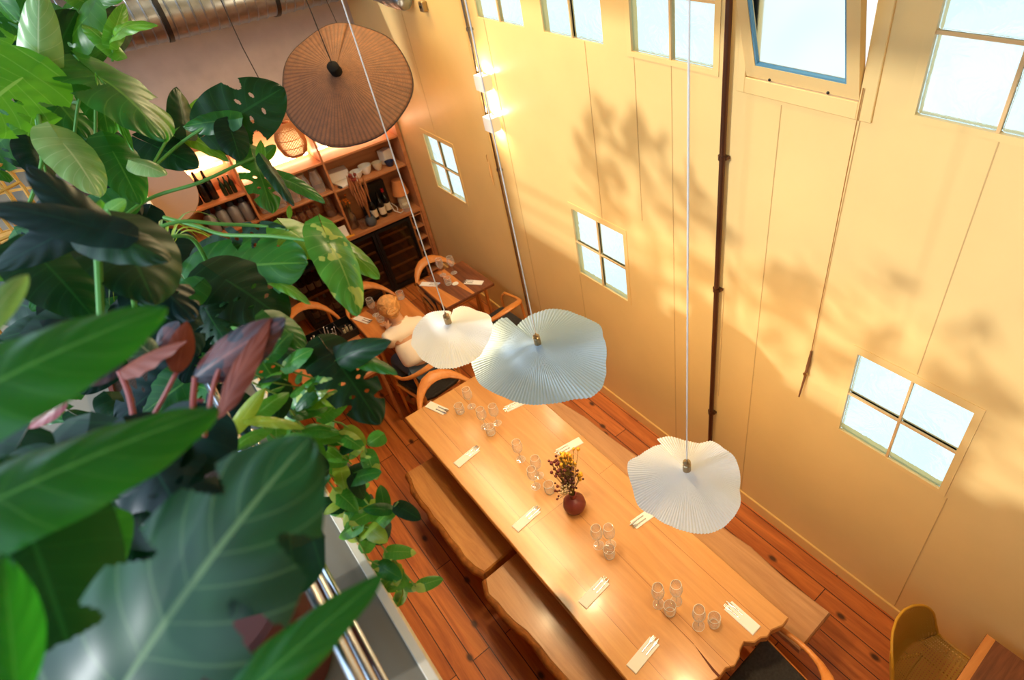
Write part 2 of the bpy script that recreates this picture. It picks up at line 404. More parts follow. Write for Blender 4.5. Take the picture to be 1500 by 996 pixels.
# pipes on the yellow wall
def pipe(name, lbl, y, r, m, z0, clamps):
    t = thing(name, lbl, 'pipe', (DX, y, 0)); MB().tube([(DX - .03, y, z0), (DX - .03, y, ZT - .01)], r, 14).build('tube', m, t)
    for z in clamps:
        c = MB(); c.lathe([(r + .001, -.012), (r + .006, -.012), (r + .006, .012), (r + .001, .012)], (DX - .03, y, z), 16); c.bb((DX - .032, y - r - .014, z - .009), (DX - .0005, y + r + .014, z + .009), .002); c.build('pipe_clamp', m, t)
pipe('conduit_pipe', 'brown conduit pipe running down the yellow wall beside the hopper window', 1.992, .0175, COPPER, .108, (2.861, 1.974, .814))
pipe('conduit_pipe', 'thin grey conduit pipe on the yellow wall by the two white sconces', 4.508, .012, CHROME, .108, (3.2, 2.05))
# sconces
WW = M('sconce_white', srgb(245, 240, 230), .4)
for z, l in ((2.83, 'upper of the two white box sconces by the grey pipe'), (2.5, 'lower of the two white box sconces by the grey pipe')):
    t = thing('wall_sconce', l, 'wall lamp', (DX, 4.40, z))
    c = MB(); a, b_, w = (DX - .1, 4.35, z - .058), (DX - .012, 4.462, z + .058), .005
    c.bb(a, (a[0] + w, b_[1], b_[2])); c.bb((a[0] + w, a[1], a[2]), (b_[0], a[1] + w, b_[2])); c.bb((a[0] + w, b_[1] - w, a[2]), b_); c.build('housing', WW, t, False)
    MB().bb((DX - .012, 4.36, z - .045), (DX - .0005, 4.452, z + .045)).build('back_plate', WW, t, False)
    MB().bb((DX - .085, 4.37, z - .012), (DX - .013, 4.44, z + .012), .004).build('lamp_module', M('sconce_led', (1, .9, .7, 1), .5, emis=(1, .86, .62, 1), es=9), t)
# window pull cord with a cleat
t = thing('window_cord', 'tan window pull cord ending in a wooden toggle on the wall', 'cord', (DX - .02, 1.293, 1.86))
MB().tube([(DX - .022, 1.275, 3.36), (DX - .012, 1.286, 2.6), (DX - .012, 1.293, 1.85)], .0028, 6).build('cord', ROPE, t)
MB().tube([(DX - .012, 1.293, 1.87), (DX - .016, 1.295, 1.76), (DX - .02, 1.30, 1.66), (DX - .03, 1.31, 1.49)], [.006, .011, .008, .005], 8).build('toggle', M('dark_toggle', srgb(120, 76, 42), .5), t)
tb = MB(); tb.lathe([(.004, -.006), (.014, -.006), (.014, .006), (.004, .006)], (DX - .024, 1.297, 1.69), 14, (1, 0, 0)); tb.build('pulley', BRASS, t)
t = thing('wall_cleat', 'small tan cleat on the yellow wall left of the grey pipe', 'cleat', (DX, 4.70, 2.0))
MB().tube([(DX - .012, 4.70, 1.84), (DX - .018, 4.70, 1.95), (DX - .012, 4.70, 2.06)], [.006, .011, .006], 8).build('horn', MORTAR, t)
MB().tube([(DX - .01, 4.712, 2.06), (DX - .012, 4.716, 2.11), (DX - .01, 4.705, 2.13)], .003, 6).build('loop', ROPE, t)
t = thing('wall_sensor', 'small brass sensor box on the yellow wall at the top by the duct', 'sensor', (DX, 5.2, 3.29))
MB().bb((DX - .05, 5.17, 3.25), (DX - .001, 5.235, 3.33), .006).build('case', BRASS, t, angle=20)
MB().lathe([(0, 0), (.012, 0), (.012, .008), (0, .01)], (DX - .05, 5.2, 3.29), 12, (-1, 0, 0)).build('lens', BLACK, t)

# linear ceiling lamp above the bench along the wall (outside the frame, its sheen lies on the table)
t = thing('linear_ceiling_lamp', 'long linear lamp on the ceiling above the bench along the wall', 'lamp', (1.85, 4.6, ZT - .05))
MB().bb((1.80, 2.9, ZT - .06), (1.90, 6.6, ZT - .001), .004).build('housing', WHITE, t, False)
MB().bb((1.81, 2.92, ZT - .072), (1.89, 6.58, ZT - .0605), .003).build('diffuser', M('lamp_diffuser', (1, .9, .75, 1), .5, emis=(1, .84, .62, 1), es=10), t, False)
# ducts
t = thing('spiral_duct', 'large galvanised spiral duct across the concrete wall', 'duct', (.6, 6.55, 3.5))
prof = []; x = 0
while x < 4.4:
    prof += [(.25, x), (.25, x + .066), (.257, x + .072), (.257, x + .076), (.25, x + .082)]; x += .083
MB().lathe(prof, (-2.1, 6.6, 3.5), 40, (1, 0, 0)).build('duct_tube', GALV, t, angle=38)
for x in (.74, 1.64):
    c = MB(); c.lathe([(.257, -.018), (.262, -.018), (.262, .018), (.257, .018)], (x, 6.6, 3.5), 40, (1, 0, 0)); c.tube([(x, 6.6, 3.755), (x, 6.6, 4.99)], .006, 6); c.build('hanging_strap', BLACK, t)
t = thing('flexible_duct', 'short crinkled foil duct curving from the spiral duct to the yellow wall', 'duct', (2.3, 6.2, 3.4))
c = MB(); pts = []; rr = []
for i in range(61):
    u = i / 60; pts.append((2.2 + .175 * u, 6.45 - 1.07 * u, 3.47 - .15 * u ** 1.5 + .03 * math.sin(u * 5) + .04 * u)); rr.append(.125 - .05 * u ** 2 + (.008 if i % 2 else -.002) + random.uniform(-.003, .003))
c.tube(pts, rr, 22); c.build('foil_tube', GALV, t, angle=70); MB().tube([(2.24, 6.2, 3.6), (2.24, 6.2, 4.99)], .005, 6).build('hanging_rod', BLACK, t)
# ------------------------------------------------------------------ back bar
YF = 6.65
t = thing('shelving_unit', 'orange wooden bar shelving lit from behind against the concrete wall', 'shelf', (1.1, 6.8, .94))
DIV = (-.08, .72, 1.53)
for x in DIV: MB().bb((x - .011, YF, .945), (x + .011, 6.985, 2.33), .002).build('divider', SHELFW, t, False)
MB().bb((2.405, YF - .02, 0.002), (2.45, 6.985, 2.36), .002).build('side_panel', SHELFW, t, False)
MB().bb((-.95, 6.985, .945), (2.404, 6.998, 2.352), 0).build('back_panel', SHELFW, t, False)
MB().bb((-.95, YF, 2.331), (2.404, 6.984, 2.355), .002).build('shelf', SHELFW, t, False)
for a, b_, zs in ((-.068, .708, (1.80, 1.49, 1.2)), (.732, 1.518, (1.822, 1.49, 1.165)), (1.542, 2.403, (1.822, 1.479))):
    for z in zs: MB().bb((a, YF + .004, z), (b_, 6.984, z + .022), .002).build('shelf', SHELFW, t, False)
LED = M('led_strip', (1, .85, .6, 1), .5, emis=(1, .80, .52, 1), es=14)
for a, b_, z in ((.0, .68, 2.06), (.76, 1.49, 1.87), (1.57, 2.35, 1.87)):
    MB().bb((a, 6.962, z), (b_, 6.984, z + .016)).build('light_strip', LED, t, False)
MB().bb((-.95, YF - .02, .90), (2.404, 6.984, .943), .003).build('bar_counter', SHELFW); o = bpy.data.objects['bar_counter']
tag(o, 'orange wooden worktop running under the bar shelving', 'worktop')
t = thing('pigeonhole_cabinet', 'narrow orange pigeonhole cabinet at the wall end of the bar', 'cabinet', (2.32, 6.8, 0))
c = MB()
for x in (2.25, 2.395): c.bb((x - .008, YF - .005, .002), (x + .008, 6.98, .898))
c.build('side_panel', SHELFW, t, False)
MB().bb((2.26, 6.96, .002), (2.386, 6.98, .898)).build('back_panel', SHELFW, t, False)
for i in range(6): MB().bb((2.2585, YF, .03 + i * .165), (2.3865, 6.958, .045 + i * .165)).build('shelf', SHELFW, t, False)
# wine fridges
def fridge(name, lbl, x0, x1, z1, doors, bars):
    t = thing(name, lbl, 'fridge', ((x0 + x1) / 2, 6.8, 0)); c = MB()
    c.bb((x0, YF + .02, .0), (x0 + .02, 6.98, z1)); c.bb((x1 - .02, YF + .02, .0), (x1, 6.98, z1)); c.bb((x0 + .02, YF + .02, .0), (x1 - .02, 6.98, .06)); c.bb((x0 + .02, YF + .02, z1 - .05), (x1 - .02, 6.98, z1)); c.bb((x0 + .02, 6.95, .06), (x1 - .02, 6.98, z1 - .05))
    c.build('body', BLACK, t, False)
    w = (x1 - x0) / doors
    for d in range(doors):
        a = x0 + d * w + .003; b_ = x0 + (d + 1) * w - .003; f = .035
        dr = MB(); dr.bb((a, YF - .02, .05), (a + f, YF + .018, z1 - .005)); dr.bb((b_ - f, YF - .02, .05), (b_, YF + .018, z1 - .005)); dr.bb((a + f, YF - .02, .05), (b_ - f, YF + .018, .05 + f)); dr.bb((a + f, YF - .02, z1 - .005 - f), (b_ - f, YF + .018, z1 - .005))
        do = dr.build('door', BLACK, t, False); MB().bb((a + f, YF - .004, .05 + f), (b_ - f, YF + .002, z1 - .005 - f)).build('door_glass', DGLASS, do, False)
        MB().tube([(b_ - .018, YF - .045, .25), (b_ - .018, YF - .045, z1 - .2)], .007, 8).build('handle', BLACK, do)
        for z in bars: MB().bb((a + .05, YF + .022, z), (b_ - .05, YF + .05, z + .022), .003).build('shelf_front', WALLIGHT, t, False)
    return t
fridge('wine_fridge', 'black wine fridge with wooden shelf fronts under the orange worktop', 1.30, 2.236, .885, 2, (.14, .30, .46, .60, .74))
fridge('wine_fridge', 'black glass-fronted bottle fridge behind the broad leaf with yellow patches', .70, 1.28, .80, 1, (.40,))

# bottles and bar ware
def bottle(x, y, z, h, r, lbl, grp, m, cap=None, label=True, name='wine_bottle', cat='bottle'):
    t = thing(name, lbl, cat, (x, y, z), 0, grp)
    MB().lathe([(r * .9, 0), (r, .006), (r, h * .58), (r * .85, h * .66), (r * .36, h * .78), (r * .34, h * .97), (r * .38, h * .975), (r * .36, h)], (x, y, z), 18).build('bottle_body', m, t)
    if label: MB().lathe([(r + .0006, h * .12), (r + .0011, h * .12), (r + .0011, h * .42), (r + .0006, h * .42)], (x, y, z), 18).build('paper_label', LABELM, t)
    if cap: MB().lathe([(r * .4, h * .86), (r * .41, h * 1.003), (0, h * 1.005)], (x, y, z), 14).build('capsule', cap, t)
    return t
b0 = bottle(1.90, 6.80, .944, .31, .04, 'dark wine bottle with a cream label, left of the three on the bar worktop', 'wine bottles on the worktop', DARKG)
dup(b0, (2.0, 6.79, .944), .4, 'dark wine bottle with a cream label, middle of the three on the bar worktop')
bottle(2.09, 6.84, .944, .31, .04, 'dark wine bottle with a red top, right of the three on the bar worktop', 'wine bottles on the worktop', DARKG, REDM)
for i, (x, m, h) in enumerate(((.30, DARKG, .31), (.38, DARKG, .31), (.455, DARKG, .30))):
    bottle(x, 6.78, 1.8225, h, .038, ('black bottle nearest the taupe disc on the lit bar shelf', 'black bottle in the middle of the three on the lit shelf', 'black bottle beside the small green bottles on the shelf')[i], 'black bottles on the shelf', m, label=False)
for i, x in enumerate((.555, .60, .645)):
    bottle(x, 6.76, 1.8225, .19, .022, 'small green bottle on the lit bar shelf, %s of three' % ('left', 'middle', 'right')[i], 'small green bottles on the shelf', GREENG, label=False, name='green_bottle')
def flask(x, y, z, lbl, grp):
    t = thing('steel_flask', lbl, 'flask', (x, y, z), 0, grp)
    MB().lathe([(.05, 0), (.055, .01), (.055, .17), (.03, .20)], (x, y, z), 18).build('flask_body', GREYB, t); MB().lathe([(.0305, .201), (.034, .203), (.034, .25), (0, .252)], (x, y, z), 18).build('stopper', M('navy_cap', srgb(24, 36, 56), .4), t)
    return t
f0 = flask(.315, 6.76, 1.5125, 'grey flask with a dark stopper, left end of the row of four', 'grey flasks in the shelving')
for x, l in ((.427, 'second'), (.539, 'third')): dup(f0, (x, 6.76, 1.5125), 0, 'grey flask with a dark stopper, %s in the row of four' % l)
dup(f0, (.65, 6.76, 1.5125), 0, 'grey flask with a dark stopper, right end of the row of four')
def cup(x, y, z, lbl):
    t = thing('clay_cup', lbl, 'cup', (x, y, z), 0, 'clay cups under the grey flasks')
    MB().lathe([(.03, 0), (.038, .01), (.042, .085), (.038, .085), (.034, .015), (0, .014)], (x, y, z), 16).build('cup_wall', TERRA, t); return t
c0 = cup(.30, 6.75, 1.2225, 'clay cup on the shelf under the flasks, left of four')
for x, l in ((.40, 'second of four'), (.50, 'third of four'), (.60, 'right of four')): dup(c0, (x, 6.75, 1.2225), 0, 'clay cup on the shelf under the flasks, ' + l)
def carafe(x, y, z, lbl):
    t = thing('glass_carafe', lbl, 'carafe', (x, y, z), 0, 'glass carafes on the lit shelf')
    MB().lathe([(.06, 0), (.065, .01), (.062, .16), (.04, .22), (.045, .25)], (x, y, z), 20).build('carafe_wall', CARAFE, t); return t
c0 = carafe(.84, 6.78, 1.5125, 'clear glass carafe, left of the five under the lit shelf')
for x, l in ((.98, 'second of the five'), (1.14, 'middle of the five'), (1.28, 'fourth of the five')): dup(c0, (x, 6.78, 1.5125), 0, 'clear glass carafe under the lit shelf, ' + l)
dup(c0, (1.42, 6.78, 1.5125), 0, 'clear glass carafe, right end of the five')
def amber(x, y, z, lbl):
    t = thing('stem_glass', lbl, 'glass', (x, y, z), 0, 'stem glasses in the lower shelf bay')
    MB().lathe([(.034, 0), (.033, .003), (.005, .008), (.004, .10), (.028, .13), (.036, .17), (.03, .21)], (x, y, z), 16).build('bowl', BRGLASS, t); return t
c0 = None
for r in range(2):
    for i in range(7):
        x, y = .80 + i * .08, 6.72 + r * .1; l = '%s row stem glass in the middle bay, %s from the left' % (('front', 'rear')[r], ('first', 'second', 'third', 'fourth', 'fifth', 'sixth', 'seventh')[i])
        if c0 is None: c0 = amber(x, y, 1.1875, l)
        else: dup(c0, (x, y, 1.1875), 0, l)
t = thing('amber_jar', 'large amber glass jar at the right of the stem glasses', 'jar', (1.445, 6.82, 1.1875)); MB().lathe([(.055, 0), (.06, .01), (.06, .2), (.05, .23), (.055, .26)], (1.445, 6.82, 1.1875), 20).build('jar_wall', BRGLASS, t)
t = thing('menu_card', 'white folded card standing on the worktop before the jar', 'card', (1.47, 6.69, .9435))
c = MB(); c.add([(1.36, 6.67, .9445), (1.50, 6.67, .9445), (1.50, 6.70, 1.08), (1.36, 6.70, 1.08), (1.50, 6.73, .9445), (1.36, 6.73, .9445)], [(0, 1, 2, 3), (3, 2, 4, 5)]); c.build('folded_sheet', PAPER, t, False); bpy.data.objects[t.children[0].name].modifiers.new('t', 'SOLIDIFY').thickness = .0015
t = thing('yellow_notepad', 'yellow notepad lying on the worktop below the white card', 'notepad', (1.45, 6.66, .9435)); MB().bb((1.40, 6.635, .9435), (1.55, 6.668, .956)).build('pad', M('pad_yellow', srgb(240, 170, 50), .6), t, False)
# right bay, upper shelf
def booklike(name, lbl, cat, x, y, z, d, rz, m): 
    t = thing(name, lbl, cat, (x, y, z + d[2] / 2), rz); MB().box((0, 0, 0), d, 0, .003).build('cover', m, t, False, world=False); return t
booklike('paper_stack', 'white sheets lying at the left of the right-hand lit shelf', 'paper', 1.70, 6.80, 1.502, (.20, .26, .02), .2, PAPER)
booklike('box_file', 'white box file leaning over the paper sheets', 'box', 1.69, 6.90, 1.524, (.22, .14, .10), -.1, PAPER)
booklike('dark_notebook', 'flat black notebook hanging over the shelf edge under the papers', 'notebook', 1.68, 6.70, 1.495 + .008, (.17, .07, .012), .1, BLACK)
def bowl(x, y, z, r, h, lbl, m, nm='serving_bowl'):
    t = thing(nm, lbl, 'bowl', (x, y, z), 0, 'bowls on the right-hand shelf'); MB().lathe([(r * .5, 0), (r * .8, h * .4), (r, h), (r * .93, h), (r * .72, h * .42), (0, h * .16)], (x, y, z), 22).build('bowl_wall', m, t); return t
bowl(1.86, 6.78, 1.502, .07, .08, 'white bowl beside the papers on the lit shelf', WHITE)
bowl(1.98, 6.80, 1.502, .075, .10, 'tall white bowl in the middle of the lit shelf', WHITE)
bowl(2.12, 6.78, 1.502, .06, .09, 'beige bowl right of the white bowls on the lit shelf', CREAM)
bowl(2.26, 6.76, 1.502, .055, .06, 'small dark blue bowl near the end of the lit shelf', M('navy_glaze', srgb(30, 44, 80), .3))
booklike('white_box', 'white carton tilted at the end of the lit shelf', 'box', 2.28, 6.88, 1.502, (.13, .1, .16), .4, PAPER)
# worktop items
t = thing('table_lamp', 'small table lamp with orange shade on the worktop end', 'lamp', (2.285, 6.80, .944))
MB().lathe([(.06, 0), (.066, .02), (.06, .13), (.03, .16), (.012, .19)], (2.285, 6.80, .944), 22).build('lamp_base', CREAM, t)
MB().lathe([(.098, .18), (.1, .18), (.062, .36), (.06, .36)], (2.285, 6.80, .944), 26).build('lamp_shade', M('shade_orange', srgb(206, 128, 70), .8), t)
t = thing('lamp_flex', 'looped pale lamp flex on the worktop by the table lamp', 'cable', (2.18, 6.76, .945)); MB().tube([(2.21, 6.71, .95), (2.17, 6.68, .95), (2.12, 6.74, .98), (2.12, 6.82, 1.05), (2.16, 6.87, 1.02), (2.19, 6.81, .97), (2.17, 6.77, .95)], .005, 6).build('flex', CORD, t)
booklike('wine_rack', 'black rack on the worktop behind the wine bottles', 'rack', 1.99, 6.93, .944, (.34, .07, .38), 0, BLACK)
t = thing('round_jar', 'small glass jar on the worktop beside the table lamp', 'jar', (2.25, 6.68, .944)); MB().lathe([(.03, 0), (.04, .02), (.04, .06), (.03, .08)], (2.25, 6.68, .944), 16).build('jar_wall', GLASS, t); MB().lathe([(.031, .081), (.033, .082), (.033, .097), (0, .099)], (2.25, 6.68, .944), 16).build('lid', CREAM, t)
t = thing('pampas_vase', 'grey pot on the worktop holding tall dried pampas', 'vase', (1.80, 6.695, .944)); MB().lathe([(.04, 0), (.06, .03), (.062, .08), (.045, .12), (.038, .12), (.05, .08), (.04, .02)], (1.80, 6.695, .944), 20).build('pot', M('slate_pot', srgb(84, 88, 94), .6), t)
t = thing('dried_pampas', 'tall bunch of dried brown grasses in the grey pot', 'dried flowers', (1.80, 6.685, 1.0)); s_ = MB(); pl = MB(); rd = MB()
for i in range(26):
    a = random.uniform(0, 2 * PI); q = random.uniform(.02, .11); h = random.uniform(.38, .66); e = Vector((1.80 + q * math.cos(a) - .03, 6.665 - .10 * h + q * math.sin(a) * .2, 1.02 + h))
    s_.tube([(1.80, 6.685, .99), (1.80 + q * .3 * math.cos(a), 6.665 + q * .1 * math.sin(a), 1.02 + h * .5), e], .0025, 4); pl.tube([e - Vector((0, 0, .2)), e - Vector((0, 0, .08)), e], [.002, .011, .002], 5)
for i in range(6): rd.ball((1.76 + random.uniform(-.03, .03), 6.60 + random.uniform(-.015, .015), 1.60 + random.uniform(-.03, .04)), .02, 7, 5)
s_.build('stems', M('straw_stem', srgb(170, 112, 62), .8), t); pl.build('plumes', M('straw_plume', srgb(176, 110, 66), .9), t); rd.build('red_heads', M('russet', srgb(130, 50, 36), .8), t)
t = thing('glass_beaker', 'dark glass beaker on the worktop left of the grey pot', 'glass', (1.70, 6.70, .944)); MB().lathe([(.035, 0), (.04, .01), (.042, .10)], (1.70, 6.70, .944), 18).build('beaker_wall', BRGLASS, t)
t = thing('brown_jug', 'brown glass jug with small orange flowers against the divider', 'jug', (1.62, 6.82, .944)); MB().lathe([(.05, 0), (.065, .03), (.06, .16), (.035, .22), (.04, .25)], (1.62, 6.82, .944), 20).build('jug_wall', BRGLASS, t)
t = thing('orange_posy', 'small posy of orange and yellow flowers in the brown jug', 'flowers', (1.62, 6.82, 1.0)); st = MB(); hd = MB()
for i in range(14):
    a = random.uniform(0, 2 * PI); q = random.uniform(.0, .08); p_ = (1.62 + q * math.cos(a), 6.80 + q * math.sin(a), 1.27 + random.uniform(-.05, .08)); st.tube([(1.62, 6.82, 1.0), p_], .002, 4); hd.ball(p_, .014, 6, 4)
st.build('stems', M('olive_stem', srgb(90, 80, 30), .8), t); hd.build('flower_heads', M('posy_orange', srgb(220, 120, 30), .7), t)
# bottles in the glass-fronted fridge
cab = bottle(.80, 6.80, .4225, .27, .036, 'bottle in the glass-fronted fridge, upper row, first', 'bottles in the bottle fridge', GREENG, M('foil_blue', srgb(90, 140, 150), .3))
up_ = ['second', 'third', 'fourth', 'fifth', 'sixth']
for i in range(1, 5):
    if i in (2, 3): bottle(.80 + i * .088, 6.80, .4225, .27, .036, 'bottle with a red top in the glass-fronted fridge, upper row, %s' % up_[i - 1], 'bottles in the bottle fridge', DARKG, REDM)
    else: dup(cab, (.80 + i * .088, 6.80, .4225), 0, 'bottle in the glass-fronted fridge, upper row, %s' % up_[i - 1])
for i in range(5): dup(cab, (.80 + i * .088, 6.78, .0605), .3, 'bottle in the glass-fronted fridge, lower row, %s' % (['first'] + up_)[i])
# hanging lantern and discs
t = thing('rattan_lantern', 'small glowing rattan lantern hanging before the bar shelving', 'pendant lamp', (1.19, 6.0, 2.41)); cx_, cy_, cz_ = 1.19, 6.0, 2.38
rib = MB(); R0 = .128; prof = [(0.5, .15), (.8, .10), (.98, .02), (.98, -.05), (.8, -.12), (.55, -.145)]
for k_ in range(56):
    a = 2 * PI * k_ / 56; rib.tube([(cx_ + R0 * q * math.cos(a), cy_ + R0 * q * math.sin(a), cz_ + z * 1.02) for q, z in prof], .0045, 5)
for q, z in ((.5, .15), (.8, .10), (.98, .02), (.98, -.05), (.8, -.12), (.55, -.145)):
    rib.tube([(cx_ + R0 * q * math.cos(2 * PI * i / 32), cy_ + R0 * q * math.sin(2 * PI * i / 32), cz_ + z * 1.02) for i in range(33)], .0045, 5, caps=False)
rib.build('woven_shade', M('rattan_light', srgb(170, 104, 54), .6), t)
LP, nt, p, out = newmat('lantern_paper'); nt.nodes.remove(p); tl_ = node(nt, 'ShaderNodeBsdfTranslucent'); tl_.inputs['Color'].default_value = srgb(244, 214, 170); nt.links.new(tl_.outputs[0], out.inputs['Surface'])
MB().lathe([(R0 * q * .955, z * 1.0) for q, z in prof], (cx_, cy_, cz_), 40).build('paper_liner', LP, t)
for f_ in (): pass
MB().ball((cx_, cy_, cz_ + .03), .032, 18, 12).build('globe_bulb', M('lantern_bulb', (1, .9, .7, 1), .5, emis=(1, .84, .6, 1), es=4), t)
MB().tube([(cx_, cy_, cz_ + .06), (cx_ - .01, cy_, cz_ + .2), (cx_ - .05, cy_ + .02, cz_ + .8), (cx_ - .07, cy_ + .03, 4.99)], .004, 6).build('cable', BCORD, t)
MB().lathe([(.018, .055), (.02, .055), (.02, .13), (.0, .135)], (cx_, cy_, cz_), 12).build('socket', BLACK, t)
P0 = Vector((1.532, 5.0, 2.982)); nd = Vector((-.381, -.579, .721)); e1 = nd.orthogonal().normalized(); e2 = nd.cross(e1)
t = thing('rattan_disc_lamp', 'large dark woven rattan disc lamp hung tilted before the bar', 'pendant lamp', P0)
Rm, nt, p, out = newmat('dark_rattan'); L = nt.links.new; uvn = node(nt, 'ShaderNodeUVMap'); sp = node(nt, 'ShaderNodeSeparateXYZ'); L(uvn.outputs[0], sp.inputs[0])
def mth(op, a, b=None):
    n = node(nt, 'ShaderNodeMath', operation=op)
    for i, q in enumerate((a, b)):
        if q is None: continue
        if isinstance(q, (int, float)): n.inputs[i].default_value = q
        else: L(q, n.inputs[i])
    return n.outputs[0]
w1 = mth('ABSOLUTE', mth('SINE', mth('MULTIPLY', sp.outputs[0], PI * 84))); w2 = mth('ABSOLUTE', mth('SINE', mth('MULTIPLY', sp.outputs[1], PI * 60)))
hh = mth('MULTIPLY', w1, w2); nz = node(nt, 'ShaderNodeTexNoise'); inp(nz, Scale=14.0, Detail=8.0, Roughness=.75); tcc = node(nt, 'ShaderNodeTexCoord'); L(tcc.outputs['Object'], nz.inputs['Vector'])
rp = node(nt, 'ShaderNodeValToRGB'); rp.color_ramp.elements[0].color = srgb(44, 25, 15); rp.color_ramp.elements[1].color = srgb(150, 96, 58); L(mth('MULTIPLY', mth('ADD', mth('MULTIPLY', hh, .55), .3), mth('MULTIPLY', nz.outputs['Fac'], 1.7)), rp.inputs['Fac']); L(rp.outputs['Color'], p.inputs['Base Color']); inp(p, Roughness=.6)
bpn = node(nt, 'ShaderNodeBump'); inp(bpn, Strength=.6, Distance=.004); L(hh, bpn.inputs['Height']); L(bpn.outputs['Normal'], p.inputs['Normal'])
gr, uvs = [], []
for i in range(23):
    q = i / 22; row, ur = [], []
    for k_ in range(73):
        a = 2 * PI * k_ / 72; rad = .03 + q * (.472 + .008 * math.sin(3 * a) + .006 * math.sin(7 * a)); hgt = .125 * (1 - q) ** 1.25 - .06 * q * q + .008 * math.sin(5 * a + 1) * q
        row.append(P0 + e1 * rad * math.cos(a) + e2 * rad * math.sin(a) + nd * hgt); ur.append((k_ / 72, q))
    gr.append(row); uvs.append(ur)
mb = MB(); mb.grid(gr, uvs); o = mb.build('woven_disc', Rm, t); sd = o.modifiers.new('t', 'SOLIDIFY'); sd.thickness = .006
MB().tube(gr[-1], .008, 6, caps=False).build('rim_cane', M('rim_dark', srgb(48, 30, 22), .6), t)
MB().lathe([(.038, -.03), (.044, -.03), (.044, .10), (.03, .11), (.0, .112)], P0 + nd * .1, 18, tuple(nd)).build('socket_cap', MATTE, t)
hk = P0 + nd * .18; MB().tube([hk, hk + Vector((-.02, 0, .5)), (1.46, 5.0, 4.99)], .004, 6).build('cable', BCORD, t)
top = max(gr[-1], key=lambda v: v.z); MB().tube([top, top + Vector((-.03, .01, .3)), (1.58, 5.1, 4.99)], .003, 6).build('rim_cable', BCORD, t)
t = thing('hanging_disc', 'round taupe disc hanging among the leaves before the shelving', 'disc', (.035, 5.0, 2.63)); n2 = Vector((-.03, -.88, .47)).normalized()
MB().lathe([(0, -.008), (.225, -.008), (.228, -.004), (.228, .004), (.225, .008), (0, .008)], (.035, 5.0, 2.63), 48, tuple(n2)).build('disc_plate', M('taupe', srgb(156, 124, 106), .7), t)
MB().tube([(.035, 5.02, 2.84), (.03, 5.04, 4.99)], .003, 6).build('cable', BCORD, t)
# ------------------------------------------------------------------ long table and benches
def wob(pts, amp, step=.06):
    """a polyline resampled with a hand-cut wobble"""
    out = []
    for a, b_ in zip(pts[:-1], pts[1:]):
        a, b_ = Vector(a), Vector(b_); n = max(1, int((b_ - a).length / step)); nn = Vector((-(b_ - a).y, (b_ - a).x)).normalized()
        for i in range(n): out.append(tuple(a + (b_ - a) * (i / n) + nn * random.uniform(-amp, amp)))
    out.append(tuple(pts[-1])); return out
t = thing('dining_table', 'long honey-coloured wooden dining table with a rough near end', 'table', (1.155, 2.2, 0))
outl = wob([(.69, .748), (.69, 3.757)], .002, .15) + [(1.615, 3.757)] + wob([(1.618, 3.75), (1.6, .684)], .002, .15)[1:] + [(1.54, .679), (1.474, .706), (1.424, .699), (1.395, .722), (1.35, .728), (1.31, .769), (1.262, .758), (1.237, .738), (1.174, .724), (1.13, .748), (1.072, .742), (1.02, .752), (.9, .746), (.8, .752)]
MB().prism(outl, .695, .75, .006).build('tabletop', TABLEW, t, angle=30)
cr = MB(); cr.add([(1.096, .95, .7506), (1.088, .87, .7506), (1.080, .79, .7506), (1.079, .744, .7506), (1.064, .744, .7506), (1.066, .79, .7506), (1.080, .87, .7506)], [(0, 6, 5, 4, 3, 2, 1)]); cr.add([(1.092, 1.22, .7505), (1.094, 1.22, .7505), (1.097, .95, .7505), (1.094, .95, .7505)], [(3, 2, 1, 0)])
cr.build('split', M('split_dark', srgb(96, 44, 18), .8), t, False)
kn = MB()
for x, y, r in ((.79, 3.42, .02), (.74, 3.0, .012), (1.25, 2.55, .012), (1.39, 1.35, .016), (1.0, 1.95, .01)): kn.lathe([(0, .7503), (r, .7503)], (x, y, 0), 12)
for y in (1.15, 3.3):
    b = MB(); b.bb((.86, y - .05, .0), (.96, y + .05, .694), .008); b.bb((1.35, y - .05, .0), (1.45, y + .05, .694), .008); b.bb((.962, y - .03, .3), (1.348, y + .03, .42), .005); b.build('trestle', BENCHW, t, False)
def bench(lbl, left, right, h, th_, legs, m, bark=None):
    ys = [p[1] for p in left + right]; xs = [p[0] for p in left + right]; cx, cy = sum(xs) / len(xs), sum(ys) / len(ys)
    t = thing('bench', lbl, 'bench', (cx, cy, 0)); MB().prism(left + right, h - th_, h, .012).build('seat_plank', m, t, angle=35)
    if bark:
        pts = [(x + .004, y, h - th_ * .55) for x, y in left]; MB().tube(pts, [.034 + random.uniform(-.008, .008) for _ in pts], 8, [th_ * .5 + random.uniform(-.006, .004) for _ in pts]).build('bark_edge', BARK, t, angle=80)
    for x, y in legs:
        MB().lathe([(.05, 0), (.058, .1), (.055, h - th_ + .002)], (x, y, 0), 10).build('leg', m, t)
l1 = wob([(.478, 3.509), (.447, 3.328), (.437, 3.079), (.441, 2.871), (.441, 2.717), (.445, 2.529), (.458, 2.411), (.484, 2.325)], .006, .07)
bench('thick live-edge wooden bench on the near side of the table, end nearer the bar', l1, [(.80, 2.345), (.80, 3.495)], .45, .09, ((.6, 2.55), (.6, 3.3), (.74, 2.55), (.74, 3.3)), BENCHW, True)
l2 = wob([(.459, 2.287), (.422, 2.177), (.43, 1.982), (.467, 1.8), (.47, 1.657), (.48, 1.461), (.49, 1.2), (.48, 1.0)], .006, .07)
